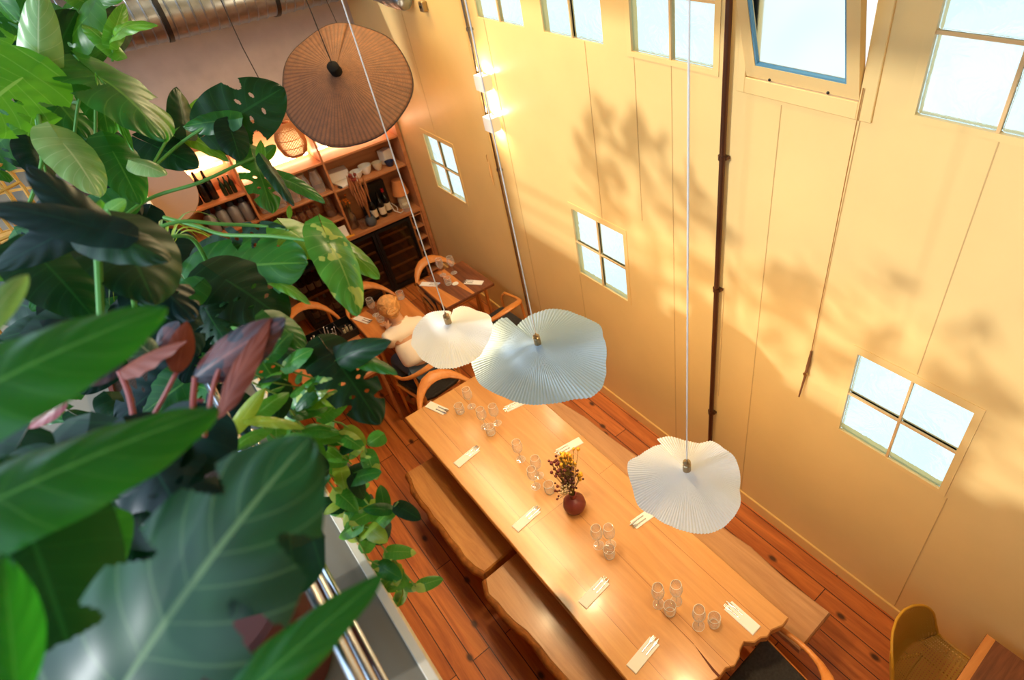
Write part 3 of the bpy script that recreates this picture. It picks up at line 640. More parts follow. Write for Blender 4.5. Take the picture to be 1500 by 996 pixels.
bench('thick live-edge wooden bench beside the table with the paler worn seat', l2, [(.80, 1.0), (.80, 2.295)], .45, .09, ((.6, 1.2), (.6, 2.1), (.74, 1.2), (.74, 2.1)), wood('bench_pale', srgb(176, 116, 64), srgb(206, 150, 96), 'Y', 6, .32, .2, knots=2.6), True)
r1 = wob([(1.862, 3.217), (1.902, 2.904), (1.907, 2.601), (1.932, 2.3), (1.92, 1.915), (1.924, 1.483), (1.95, 1.203), (1.935, .915), (1.947, .587)], .004, .12)
bench('long plank bench between the table and the yellow wall', [(1.60, 3.6), (1.62, .582)][::-1] and [(1.86, 3.6)] + r1, [(1.625, .582), (1.60, 3.6)], .45, .055, ((1.76, .9), (1.76, 2.1), (1.76, 3.3)), BENCHP)

# ------------------------------------------------------------------ curved-rail chairs (local: faces +y)
def arc_rail(w=.265, dback=.25, zr=.70, zb=.80, zfront=.63):
    pts = []
    for s in (-1,):
        pts += [(s * w * .92, .235, .30), (s * w * .95, .24, .55), (s * w, .225, zfront - .035), (s * w * 1.02, .185, zfront)]
    for i in range(13):
        a = PI + PI * i / 12; q = math.sin(PI * i / 12); pts.append((w * 1.04 * math.cos(a), .06 + (dback + .06) * math.sin(a) * 1.0, zfront + .012 + (zb - zfront - .012) * q ** 1.8))
    pts += [(w * 1.02, .185, zfront), (w, .225, zfront - .035), (w * .95, .24, .55), (w * .92, .235, .30)]
    return pts
def make_chair(lbl, group):
    t = thing('armchair', lbl, 'chair', (0, 0, 0), 0, group)
    se = MB(); poly = [(-.235, .22), (-.2, -.2), (-.12, -.235), (.12, -.235), (.2, -.2), (.235, .22), (.2, .245), (-.2, .245)]; se.prism(poly, .425, .462, .012); se.build('seat', DSEAT, t, angle=30)
    fr = MB(); fr.tube([(-.245, .23, .41), (-.205, -.21, .41)], .016, 8); fr.tube([(.245, .23, .41), (.205, -.21, .41)], .016, 8); fr.tube([(-.245, .235, .41), (.245, .235, .41)], .016, 8); fr.tube([(-.205, -.215, .41), (.205, -.215, .41)], .016, 8); fr.build('seat_frame', CHAIRW, t)
    pts = arc_rail(); n = len(pts); rr = []; ff = []
    for i in range(n):
        q = max(0, math.sin(PI * (i - 4) / (n - 9))) if 4 <= i <= n - 5 else 0
        rr.append(.0155 + .004 * q); ff.append(.0155 + .044 * q ** 3)
    MB().tube(pts, rr, 12, ff).build('curved_rail', CHAIRW, t, angle=60)
    for s in (-1, 1):
        MB().tube([(s * .244, .235, .31), (s * .246, .235, .0)], [.0165, .012], 10).build('leg', CHAIRW, t)
        MB().tube([(s * .2, -.225, .0), (s * .2, -.20, .42), (s * .205, -.165, .70)], [.012, .017, .013], 10).build('leg', CHAIRW, t)
    return t
CG = 'curved wooden armchairs'
ch = make_chair('curved-back wooden armchair behind the small table, before the wine fridge', CG); ch.location = (1.96, 5.46, 0); ch.rotation_euler = (0, 0, PI)
dup(ch, (2.07, 4.52, 0), .12, 'wooden armchair against the yellow wall beside the blue-shaded lamp')
dup(ch, (1.08, 3.72, 0), PI - .02, 'wooden armchair tucked under the far end of the long table')
dup(ch, (1.17, 4.36, 0), .1, 'wooden armchair in which the person in cream sits')
dup(ch, (1.19, 5.56, 0), PI, 'wooden armchair facing the seated person across the small table')
dup(ch, (.58, 5.70, 0), PI - .1, 'wooden armchair behind the black cutlery tray, half hidden by leaves')
dup(ch, (1.30, .52, 0), .02, 'wooden armchair with charcoal seat at the rough near end of the table')

# ------------------------------------------------------------------ small two-tone tables
def small_table(lbl, x0, x1, y0, y1, cut, rz=0, inset=.06):
    cx, cy = (x0 + x1) / 2, (y0 + y1) / 2; t = thing('bistro_table', lbl, 'table', (cx, cy, 0), rz); w, d = (x1 - x0) / 2, (y1 - y0) / 2
    MB().prism([(-w, -d), (w, -d), (w, d), (-w, d)], .718, .75, .006).build('tabletop', WALNUT, t, False, world=False)
    i = MB()
    for a0, a1, b0_, b1 in cut:
        i.add([(-w + a0 * 2 * w, -d + .003, .7508), (-w + a1 * 2 * w, -d + .003, .7508), (-w + b1 * 2 * w, d - .003, .7508), (-w + b0_ * 2 * w, d - .003, .7508)], [(0, 1, 2, 3)])
    i.build('light_inlay', WALLIGHT, t, False, world=False)
    for sx in (-1, 1):
        for ly in (-d + .13, .02): MB().tube([(sx * (w - inset), ly, .717), (sx * (w - inset + .01), ly, 0)], [.02, .014], 10).build('leg', CHAIRW, t, world=False)
    a = MB()
    for sy in (-1, 1): a.bb((-w + .08, sy * (d - .06) - .01, .69), (w - .08, sy * (d - .06) + .01, .717))
    a.build('apron', CHAIRW, t, False, world=False)
    return t
small_table('small dark walnut table against the yellow wall near the fridge', 1.68, 2.265, 4.82, 5.47, [(0.02, .30, .02, .16), (.55, .60, .42, .60)])
small_table('small two-tone wooden table where the person in cream sits', .90, 1.49, 4.80, 5.42, [(.02, .48, .02, .30), (.62, .98, .55, .98)])
small_table('two-tone walnut table cut off in the bottom right corner', 1.6525, 2.3075, -.7325, -.0925, [(.93, .997, .93, .997), (.52, .56, .66, .76)], PI / 2, .2)
t = thing('service_table', 'orange wooden side table carrying the black cutlery tray', 'table', (.62, 4.95, 0))
MB().prism([(.20, 4.5), (.86, 4.5), (.86, 5.4), (.20, 5.4)], .715, .75, .006).build('tabletop', SHELFW, t, False)
for x in (.25, .81):
    for y in (4.56, 5.34): MB().tube([(x, y, .714), (x, y, 0)], .018, 10).build('leg', SHELFW, t)
# cutlery tray
t = thing('cutlery_tray', 'black divided cutlery tray on the side table below the leaves', 'tray', (.68, 5.28, .751)); c = MB()
c.bb((.44, 5.10, .7505), (.88, 5.38, .757)); 
for y in (5.10, 5.374): c.bb((.44, y, .757), (.88, y + .006, .83))
c.build('tray_wall', BLACK, t, False); 
for x in (.44, .587, .733, .874): MB().bb((x, 5.1062, .7572), (x + .006, 5.3738, .8295)).build('divider', BLACK, t, False)
def stick(name, lbl, cat, a, b_, r, m, grp=None, loc=None):
    t = thing(name, lbl, cat, a, 0, grp); MB().tube([a, b_], r, 6, r * .5).build('shaft', m, t); MB().ball(b_, r * 1.9, 8, 5, .5).build('bowl_end', m, t); return t
for i in range(10):
    x = .46 + (i % 4) * .028 + (.148 if i > 5 else 0); y = 5.14 + (i // 4) * .06
    stick('spoon', 'steel spoon lying in the black divided tray', 'spoon', (x, y, .775 + .012 * (i % 3)), (x + .03, y + .12, .80 + .012 * (i % 3)), .006, STEEL, 'spoons in the black tray')
for i in range(3): 
    t = thing('salt_pot', 'small salt pot in the right compartment of the black tray', 'pot', (.77 + .035 * i, 5.2 + .03 * (i % 2), .7575), 0, 'salt pots in the black tray'); MB().lathe([(.014, 0), (.014, .05), (.009, .06)], t.location, 10).build('pot_body', CREAM, t); MB().lathe([(.0095, .0602), (.011, .061), (.009, .074), (0, .076)], t.location, 10).build('lid', STEEL, t)

# ------------------------------------------------------------------ mustard chair (bottom right)
t = thing('mustard_chair', 'mustard perforated shell chair against the wall in the bottom right corner', 'chair', (2.03, -.02, 0))
PERF, nt, p, out = newmat('mustard_perforated'); L = nt.links.new; p.inputs['Base Color'].default_value = srgb(190, 140, 44); inp(p, Roughness=.5)
uvn = node(nt, 'ShaderNodeUVMap'); mp = node(nt, 'ShaderNodeMapping'); mp.inputs['Scale'].default_value = (34, 58, 1); L(uvn.outputs[0], mp.inputs['Vector'])
fr_ = node(nt, 'ShaderNodeVectorMath', operation='FRACTION'); L(mp.outputs[0], fr_.inputs[0]); sb = node(nt, 'ShaderNodeVectorMath', operation='SUBTRACT'); L(fr_.outputs[0], sb.inputs[0]); sb.inputs[1].default_value = (.5, .5, 0)
ln = node(nt, 'ShaderNodeVectorMath', operation='LENGTH'); L(sb.outputs[0], ln.inputs[0]); lt = node(nt, 'ShaderNodeMath', operation='LESS_THAN'); L(ln.outputs['Value'], lt.inputs[0]); lt.inputs[1].default_value = .27
tr = node(nt, 'ShaderNodeBsdfTransparent'); mx = node(nt, 'ShaderNodeMixShader'); L(lt.outputs[0], mx.inputs[0]); L(p.outputs[0], mx.inputs[1]); L(tr.outputs[0], mx.inputs[2]); L(mx.outputs[0], out.inputs['Surface'])
prof = [(-.24, .425), (-.20, .442), (-.1, .435), (.02, .425), (.12, .43), (.185, .455), (.22, .51), (.24, .59), (.255, .68), (.27, .76), (.28, .82)]
def shell_pt(u, v):
    s = v * (len(prof) - 1); i = min(int(s), len(prof) - 2); q = s - i; y = prof[i][0] * (1 - q) + prof[i + 1][0] * q; z = prof[i][1] * (1 - q) + prof[i + 1][1] * q
    w = .225 + .025 * math.sin(PI * min(1, v * 1.3))
    if v > .72: w *= math.sqrt(max(0.0, 1 - ((v - .72) / .285) ** 2.4))
    if v < .12: w *= math.sqrt(max(.3, 1 - ((.12 - v) / .16) ** 2))
    lift = .055 * u * u * (1 - v) ** .5 if v < .5 else 0; fwd = -.11 * (abs(u) * w / .24) ** 2.2 * min(1, max(0, (v - .3) / .3))
    return (2.02 + u * w, -.01 + y + fwd, z + lift)
gr = [[shell_pt(-1 + 2 * j / 28, i / 44) for j in range(29)] for i in range(45)]; uvs = [[((j / 28 - .5) * (.4 + .6 * min(1, 1)) + .5, i / 44) for j in range(29)] for i in range(45)]
mb = MB(); mb.grid(gr, uvs); o = mb.build('seat_shell', PERF, t, angle=80); o.modifiers.new('t', 'SOLIDIFY').thickness = .004
edge = [gr[i][0] for i in range(0, 45)] + [gr[44][j] for j in range(1, 28)] + [gr[i][28] for i in range(44, -1, -1)]
MB().tube(edge, .0075, 7).build('shell_rim', MUST, t)
for sx in (-1, 1):
    for sy in (-1, 1): MB().tube([(2.02 + sx * .12, .0 + sy * .10, .41), (2.02 + sx * .18, .04 + sy * .17, 0)], .010, 8).build('leg', MUST, t)
c = MB(); c.tube([(1.9, -.1, .40), (2.14, -.1, .40), (2.14, .1, .40), (1.9, .1, .40), (1.9, -.1, .40)], .009, 8); c.build('under_frame', MUST, t)
# ------------------------------------------------------------------ tableware
def napkin_set(x, y, rz, where, z=.7505, big=1.0):
    """folded napkin with fork and knife showing at its local +x end"""
    t = thing('napkin', 'folded white napkin ' + where, 'napkin', (x, y, z), rz, 'folded napkins'); l, w = .205 * big, .072
    MB().box((0, 0, .0025), (l, w, .005), 0, .0012).build('folded_cloth', PAPER, t, False, world=False)
    MB().box((-.022, -.001, .0062), (l - .05, w - .004, .0022), 0, .0008).build('pocket_fold', PAPER, t, False, world=False)
    m = Matrix.Rotation(rz, 3, 'Z')
    for nm, off in (('fork', .014), ('knife', -.014)):
        q = Vector((x, y, z + .0085)) + m @ Vector((l / 2 - .045, off, 0)); c = thing(nm, 'steel %s tucked in the napkin %s' % (nm, where), nm, q, rz, 'cutlery in the napkins')
        MB().tube([(-.05, 0, 0), (.0, 0, 0), (.02, 0, 0)], [.0045, .004, .004], 6, .0018).build('handle', STEEL, c, world=False)
        h = MB()
        if nm == 'fork':
            h.tube([(.0201, 0, 0), (.033, 0, 0)], [.004, .010], 6, .0016)
            for k_ in (-1, 0, 1): h.tube([(.0331, k_ * .0075, 0), (.062, k_ * .0075, 0)], .0022, 5, .0014)
            h.build('tines', STEEL, c, world=False)
        else: h.tube([(.0201, 0, 0), (.04, .001, 0), (.066, .003, 0)], [.005, .008, .002], 6, .0014); h.build('blade', STEEL, c, world=False)
NP = [(.935, 3.655, -1.25, 'at the far table end'), (.852, 3.03, .13, 'on the bench side, nearest the far end'), (.87, 2.27, .1, 'on the bench side, level with the vase'),
      (.875, 1.56, .1, 'on the bench side, third from the far end'), (.845, 1.10, .1, 'on the bench side, near the rough end'), (1.44, 3.2, PI - .2, 'half under the blue-shaded lamp'),
      (1.475, 2.55, PI - .15, 'just behind the dried flowers'), (1.465, 1.72, PI - .1, 'peeking out beside the nearest white lamp'), (1.405, .86, PI / 2 + .02, 'beside the rough notch')]
for x, y, r, l in NP: napkin_set(x, y, r, l)
napkin_set(1.77, 5.33, -.9, 'on the dark walnut table at the fridge side', .7515); napkin_set(2.12, 4.99, 2.2, 'on the dark walnut table at the wall side', .7515); napkin_set(.99, 5.30, -1.2, 'on the table of the seated person', .7515)
GLINT = M('glass_glint', srgb(240, 238, 232), .1, spec=.8)  # white rings that paint the glint on rims, feet and bases of glasses
def ring(r, z, q): return MB().tube([(r * math.cos(2 * PI * i / 28), r * math.sin(2 * PI * i / 28), z) for i in range(29)], q, 5, caps=False)
def wine_proto():
    t = thing('wine_glass', 'x', 'glass', (0, 0, 0), 0, 'wine glasses on the tables')
    MB().lathe([(0.006, .092), (.02, .098), (.034, .118), (.039, .145), (.036, .175), (.031, .205), (.0302, .205), (.035, .175), (.038, .145), (.033, .119), (.019, .0995), (0, .095)], n=22).build('bowl', GLASS, t, world=False)
    MB().lathe([(.0045, .004), (.0035, .02), (.0035, .08), (.006, .0915)], n=10).build('stem', GLASS, t, world=False)
    ring(.0307, .205, .0011).build('rim', GLINT, t, world=False)
    MB().lathe([(.034, 0), (.034, .0015), (.012, .0035), (0, .0039)], n=22).build('foot', GLASS, t, world=False); ring(.0335, .0012, .001).build('foot_glint', GLINT, t, world=False); return t
def tumbler_proto():
    t = thing('water_glass', 'x', 'glass', (0, 0, 0), 0, 'water glasses on the tables')
    MB().lathe([(.026, 0), (.033, .004), (.038, .03), (.036, .085), (.035, .085), (.037, .03), (.03, .009), (0, .008)], n=22).build('glass_wall', GLASS, t, world=False); ring(.0355, .085, .0012).build('rim', GLINT, t, world=False); ring(.028, .0035, .0025).build('base_glint', GLINT, t, world=False); return t
WG = [(1.155, 3.459, 'nearest the far table end'), (1.119, 3.187, 'left of the pair by the blue-shaded lamp'), (1.208, 3.148, 'right of the pair by the blue-shaded lamp'), (1.136, 2.716, 'standing alone between lamp and flowers'),
      (1.148, 2.50, 'left of the flower vase, farther one'), (1.075, 2.44, 'left of the flower vase, nearer one'), (1.102, 1.78, 'left one of the pair below the vase'), (1.163, 1.73, 'right one of the pair below the vase'),
      (1.113, 1.245, 'left one of the pair near the rough end'), (1.201, 1.185, 'right one of the pair near the rough end'), (1.19, 1.0, 'nearest the crack at the rough end')]
wp = None
for x, y, l in WG:
    if wp is None: wp = wine_proto(); wp.location = (x, y, .7502); wp['label'] = 'wine glass on the long table ' + l
    else: dup(wp, (x, y, .7502), random.uniform(0, 3), 'wine glass on the long table ' + l)
for x, y, l in ((1.962, 5.376, 'on the dark walnut table, fridge side'), (2.067, 5.32, 'on the dark walnut table, wall side'), (1.12, 5.27, 'beside the head of the seated person')): dup(wp, (x, y, .7512), 0, 'wine glass ' + l)
TG = [(1.056, 3.467, 'near the far table end'), (1.115, 3.09, 'below the pair of wine glasses by the blue-shaded lamp'), (1.124, 2.335, 'just left of the vase'), (1.106, 1.675, 'below the pair of wine glasses under the vase'), (1.127, 1.165, 'below the pair of wine glasses near the rough end'), (1.262, .947, 'beside the napkin at the rough end')]
tp = None
for x, y, l in TG:
    if tp is None: tp = tumbler_proto(); tp.location = (x, y, .7502); tp['label'] = 'water glass on the long table ' + l
    else: dup(tp, (x, y, .7502), 0, 'water glass on the long table ' + l)
for x, y, l in ((1.917, 5.17, 'on the dark walnut table'), (1.117, 5.13, 'on the seated person\'s table, left of the head'), (1.44, 5.33, 'on the seated person\'s table, right of the head')): dup(tp, (x, y, .7512), 0, 'water glass ' + l)
for x, y, l in ((.55, 5.0, 'left'), (.63, 4.99, 'middle'), (.60, 4.90, 'front')): dup(wp, (x, y, .7505), 0, 'wine glass beside the black tray, %s of three' % l)
t = thing('spoon_rest', 'small white dish on the dark walnut table beside the glass', 'dish', (1.97, 5.12, .7512)); MB().lathe([(.02, 0), (.035, .006), (.033, .008), (0, .003)], (1.97, 5.12, .7512), 18).build('dish_body', WHITE, t)
# vase and dried flowers
vx, vy = 1.166, 2.10
t = thing('flower_vase', 'round maroon vase in the middle of the long table', 'vase', (vx, vy, .7503))
MAR = M('maroon_clay', srgb(118, 50, 44), .42, var=.06); MB().lathe([(.04, 0), (.066, .018), (.078, .055), (.072, .095), (.045, .125), (.024, .138), (.021, .165), (.025, .178), (.018, .176), (.014, .15), (.014, .10)], (vx, vy, .7503), 28).build('vase_body', MAR, t)
t = thing('dried_bouquet', 'bunch of dried maroon, yellow and cream flowers in the maroon vase', 'dried flowers', (vx, vy, .86)); stm, rd, ye, wh, dk = MB(), MB(), MB(), MB(), MB()
def spray(n, cx, cy, cz, sx, sy, sz, mb, r, nn=6, stem=True):
    for _ in range(n):
        e = Vector((vx + .025 + cx + random.gauss(0, sx), vy + cy + random.gauss(0, sy), .75 + cz + random.gauss(0, sz)))
        if stem: stm.tube([(vx, vy, .86), (vx + (e.x - vx) * .25, vy + (e.y - vy) * .25, .95), e], .0016, 4)
        mb.ball(e, r * random.uniform(.8, 1.25), 6, 4)
spray(18, -.04, .10, .36, .028, .045, .05, rd, .0115); spray(6, -.10, .02, .25, .02, .02, .03, rd, .009)
spray(70, -.005, .05, .29, .03, .03, .05, dk, .008, stem=False); spray(10, -.01, .05, .29, .03, .03, .03, dk, .007)
spray(24, .07, .13, .36, .03, .03, .035, ye, .014); spray(7, .075, .04, .24, .012, .015, .02, ye, .014)
spray(90, .04, .11, .33, .03, .03, .04, ye, .0055); spray(80, -.05, .03, .23, .035, .02, .02, wh, .006)
stm.build('stems', M('dry_stem', srgb(120, 96, 40), .8), t); rd.build('maroon_heads', M('dry_maroon', srgb(104, 40, 38), .8), t); tag(dk.build('plum_heads', M('dry_plum', srgb(84, 44, 40), .9), t), kind='stuff'); ye.build('yellow_heads', M('dry_yellow', srgb(232, 172, 50), .8), t); wh.build('cream_heads', M('dry_cream', srgb(232, 204, 160), .8), t)

# ------------------------------------------------------------------ pleated pendant lamps
SHADE, nt, p, out = newmat('pleated_paper'); L = nt.links.new; p.inputs['Base Color'].default_value = srgb(248, 246, 243); inp(p, Roughness=.75); tl = node(nt, 'ShaderNodeBsdfTranslucent'); tl.inputs['Color'].default_value = srgb(240, 225, 205); mx = node(nt, 'ShaderNodeMixShader'); mx.inputs[0].default_value = .0; L(p.outputs[0], mx.inputs[1]); L(tl.outputs[0], mx.inputs[2]); L(mx.outputs[0], out.inputs['Surface'])
SHAPES = {'a': [(58, 0.218), (47, 0.239), (21, 0.220), (1, 0.237), (-28, 0.225), (-37, 0.234), (-75, 0.245), (-89, 0.274), (-103, 0.300), (-116, 0.312), (-130, 0.301), (-150, 0.259), (-176, 0.225), (-206, 0.221), (-231, 0.229), (-257, 0.211), (-282, 0.195), (-294, 0.184), (-301, 0.166)],
 'b': [(80.5, .322), (69, .367), (61, .395), (45, .424), (33, .422), (21, .411), (7, .405), (-1, .402), (-24, .354), (-53, .358), (-67, .386), (-79, .411), (-89, .417), (-102, .377), (-125, .355), (-140, .349), (-158, .341), (-175, .346), (-193, .353), (-207, .358), (-222, .38), (-231, .354), (-249, .358), (-265, .399), (-274, .418), (-278.5, .401), (-279, .335)],
 'c': [(75, .265), (64, .263), (44, .234), (28, .227), (16, .252), (-4, .233), (-19, .245), (-30, .242), (-56, .232), (-80, .261), (-93, .27), (-106, .28), (-119, .285), (-130, .282), (-143, .273), (-154, .261), (-175, .239), (-193, .253), (-211, .247), (-240, .273), (-255, .24), (-273, .226), (-284, .212)]}
SKYSHADE = M('pleated_paper_shaded', srgb(160, 182, 200), .75)  # white paper again, with the blue sky shade put into its colour
def pendant(lbl, hub, shp, drop, energy):
    hub = Vector(hub); t = thing('pleated_pendant_lamp', lbl, 'pendant lamp', hub, 0, None); sp_ = SHAPES[shp]; NA, NR = 480, 14
    P = [[] for _ in range(NR + 1)]
    for k_ in range(NA + 1):
        a = sp_[0][0] + (sp_[-1][0] - sp_[0][0]) * k_ / NA; i = 0
        while i < len(sp_) - 2 and a < sp_[i + 1][0]: i += 1
        q = (a - sp_[i][0]) / (sp_[i + 1][0] - sp_[i][0]); q = q * q * (3 - 2 * q) * .5 + q * .5; R = sp_[i][1] * (1 - q) + sp_[i + 1][1] * q; ar = math.radians(a)
        for j in range(NR + 1):
            u = j / NR; r = .012 + (R - .012) * u; pl = (.0022 if k_ % 4 in (1, 2) else -.0022) * min(1, u * 2.2)
            wave = (.014 * math.sin(3 * ar + len(shp) + hub.y) + .010 * math.sin(5 * ar + hub.y * 2)) * u * u; step = .022 * (k_ / NA - .5) * u
            P[j].append(hub + Vector((r * math.cos(ar), r * math.sin(ar), -.012 - drop * u ** .85 + wave + pl + step)))
    mb = MB(); mb.grid(P); o = mb.build('pleated_shade', SKYSHADE if shp == 'b' else SHADE, t, angle=180)
    MB().lathe([(.0, -.03), (.0185, -.03), (.0185, .022), (.015, .025), (.015, .03), (.0185, .033), (.017, .040), (.006, .046), (.004, .06), (0, .06)], hub, 20).build('brass_cap', BRASS, t)
    MB().tube([hub + Vector((0, 0, .055)), (hub.x, hub.y, 4.99)], .0032, 8).build('cord', CORD, t)
    MB().ball(hub + Vector((0, 0, -.085)), .032, 16, 10).build('globe_bulb', M('warm_bulb', (1, .85, .6, 1), .4, emis=(1, .8, .52, 1), es=4), t)
    MB().lathe([(.014, -.06), (.014, -.03), (0, -.029)], hub, 12).build('lamp_holder', BRASS, t)
    l = bpy.data.lights.new('pendant_light', 'POINT'); l.energy = energy; l.color = (1, .74, .40); l.shadow_soft_size = .045
    lo = bpy.data.objects.new('pendant_light', l); COL.objects.link(lo); lo.parent = t; lo.location = (0, 0, -.15)
pendant('white pleated pendant lamp hanging beside the seated person', (.88, 2.554, 2.339), 'a', .062, PEND)
pendant('large blue-shaded pleated pendant lamp dappled with leaf shadows', (1.155, 2.12, 2.275), 'b', .095, PEND)
pendant('white pleated pendant lamp hanging over the near end of the table', (1.2, 1.106, 2.121), 'c', .065, PEND)
# ------------------------------------------------------------------ person in cream at the small table
SKIN = M('skin', srgb(214, 160, 124), .5); DENIM = M('denim', srgb(74, 92, 112), .8, var=.1, scale=40); HAIR = M('blond_hair', srgb(206, 146, 84), .55, var=.3, scale=30, bump=.4); SHIRT = M('cream_shirt', srgb(244, 228, 212), .85, bump=.15, scale=14); SHOE = M('beige_shoe', srgb(196, 160, 124), .7)
def skin_mesh(name, m, parent, verts, edges, root=0, sub=2):
    me = bpy.data.meshes.new(name); off = parent.location if parent else Vector()
    me.from_pydata([tuple(Vector(v[:3]) - off) for v in verts], edges, []); me.update(); o = bpy.data.objects.new(name, me); COL.objects.link(o); me.materials.append(m)
    o.parent = parent; md = o.modifiers.new('skin', 'SKIN'); md.use_smooth_shade = True; md.branch_smoothing = .6
    if not me.skin_vertices: 
        bpy.context.view_layer.objects.active = o
    for i, v in enumerate(me.skin_vertices[0].data if me.skin_vertices else []):
        r = verts[i][3]; v.radius = r if isinstance(r, tuple) else (r, r); v.use_root = (i == root)
    s_ = o.modifiers.new('sub', 'SUBSURF'); s_.levels = sub; s_.render_levels = sub; return o
pt = thing('person', 'person in a cream shirt and jeans seated with back turned, hair in a bun', 'person', (1.15, 4.38, 0))
V_, E_ = [], []
def vt(x, y, z, r, frm=None):
    V_.append((x, y, z, r)); i = len(V_) - 1
    if frm is not None: E_.append((frm, i))
    return i
pel = vt(1.165, 4.37, .64, (.12, .105)); wa = vt(1.155, 4.41, .74, (.125, .095), pel); chs = vt(1.15, 4.51, .86, (.155, .11), wa); shc = vt(1.15, 4.585, .97, (.14, .085), chs); nk = vt(1.145, 4.63, 1.04, .048, shc); hd0 = vt(1.14, 4.665, 1.09, (.065, .07), nk); hd1 = vt(1.135, 4.70, 1.16, (.076, .088), hd0); hd2 = vt(1.13, 4.71, 1.215, (.05, .058), hd1)
hands = []
for s, ex, hx in ((-1, 1.02, 1.09), (1, 1.34, 1.28)):
    sh = vt(1.15 + s * .155, 4.56, .95, .058, shc); el = vt(ex, 4.64, .82, .045, sh); wr = vt(hx - s * .0, 4.87, .80, .027, el); pa = vt(hx - s * .03, 4.96, .785, (.032, .016), wr)
    for k_ in range(4):
        f1 = vt(hx - s * (.055 - .022 * k_) + .0, 5.005, .785, .0095, pa); f2 = vt(hx - s * (.065 - .026 * k_), 5.03 + .006 * (k_ in (1, 2)), .783, .009, f1); vt(hx - s * (.07 - .028 * k_), 5.055 + .008 * (k_ in (1, 2)), .772, .0075, f2)
    th1 = vt(hx - s * .07, 4.95, .785, .011, pa); vt(hx - s * .095, 4.975, .78, .009, th1)
feet = []
for s in (-1, 1):
    hp = vt(1.155 + s * .085, 4.38, .595, .082, pel); kn_ = vt(1.145 + s * .112, 4.76, .56, .062, hp); cf = vt(1.13 + s * .11, 4.74, .33, .055, kn_); an = vt(1.12 + s * .105, 4.60, .11, .036, cf); to = vt(1.11 + s * .11, 4.66, .045, (.04, .03), an); vt(1.105 + s * .115, 4.76, .035, (.036, .022), to); feet.append(an)
body = skin_mesh('body', SKIN, pt, V_, E_)
# clothing: thicker skins over the same joints
def sub(ids, grow, extra=()):
    mp_ = {i: k_ for k_, i in enumerate(ids)}; vs = []
    for i in ids:
        r = V_[i][3]; g = grow(i) if callable(grow) else grow; vs.append(V_[i][:3] + ((r[0] + g, r[1] + g) if isinstance(r, tuple) else (r + g,) * 2,))
    return vs, [(mp_[a], mp_[b_]) for a, b_ in E_ if a in mp_ and b_ in mp_]
arms = [i for i in range(8, len(V_)) if i in (8, 9, 10)]
a2 = 8 + 4 + 12 + 2
vs, es = sub([pel, wa, chs, shc, nk, 8, 9, 10, a2, a2 + 1, a2 + 2], lambda i: (.008 if i in (10, a2 + 2) else .04) if i > 7 else (.012 if i == nk else .06))
vs[0] = (1.16, 4.37, .67, (.19, .15)); vs[4] = (1.147, 4.612, 1.03, .074)
skin_mesh('shirt', SHIRT, pt, vs, es)
l0 = a2 + 4 + 12 + 2; ids = [pel] + [l0 + k_ for k_ in range(4)] + [l0 + 6 + k_ for k_ in range(4)]
vs, es = sub(ids, .009); skin_mesh('jeans', DENIM, pt, vs, es)
for q in (l0, l0 + 6): vs, es = sub([q + 3, q + 4, q + 5], .012); vs[0] = vs[0][:2] + (.075,) + (vs[0][3],); skin_mesh('shoe', SHOE, pt, vs, es)
hr = MB(); hr.ball((1.133, 4.685, 1.165), .104, 20, 14, 1.05); rng = random.Random(3)
hr.v = [(x, y + .006, z - .0) if not (y > 4.75 and z < 1.15) else (x, 4.70 + (y - 4.70) * .5, z) for x, y, z in hr.v]
for i in range(16):
    a = -.6 + 2.4 * i / 15; hr.tube([(1.133 + .09 * math.sin(a * 2 + i), 4.66, 1.20 + .05 * math.cos(i)), (1.125 + .05 * math.sin(i * 1.7), 4.62, 1.17 + .04 * math.cos(i * 2.1)), (1.12 + .03 * math.sin(i), 4.60, 1.13 + .03 * math.cos(i))], [.012, .015, .009], 6)
hr.build('hair', HAIR, pt, angle=90)
bn = MB()
for k_ in range(9):
    pts = []
    for i in range(14):
        a = 2 * PI * i / 13 * 1.1 + k_; pts.append((1.12 + .042 * math.cos(a), 4.585 + .03 * math.sin(a) * math.cos(k_), 1.155 + .042 * math.sin(a) * math.sin(k_ + .4) + .01 * math.cos(k_ * 2)))
    bn.tube(pts, .013, 6)
bn.build('hair_bun', HAIR, pt, angle=90)
fc = MB(); fc.ball((1.13, 4.80, 1.10), .012, 8, 6); fc.build('nose', SKIN, pt)
ear = MB()
for s in (-1, 1): ear.ball((1.135 + s * .083, 4.70, 1.13), .02, 8, 6, 1.4)
ear.build('ears', SKIN, pt)
ey = MB()
for s in (-1, 1): ey.ball((1.13 + s * .03, 4.787, 1.14), .009, 8, 6)
ey.build('eyes', M('eye_dark', srgb(50, 36, 28), .2), pt)
mo = MB(); mo.tube([(1.11, 4.775, 1.06), (1.13, 4.782, 1.057), (1.15, 4.775, 1.06)], .005, 6); mo.build('mouth', M('lip', srgb(170, 90, 80), .5), pt)
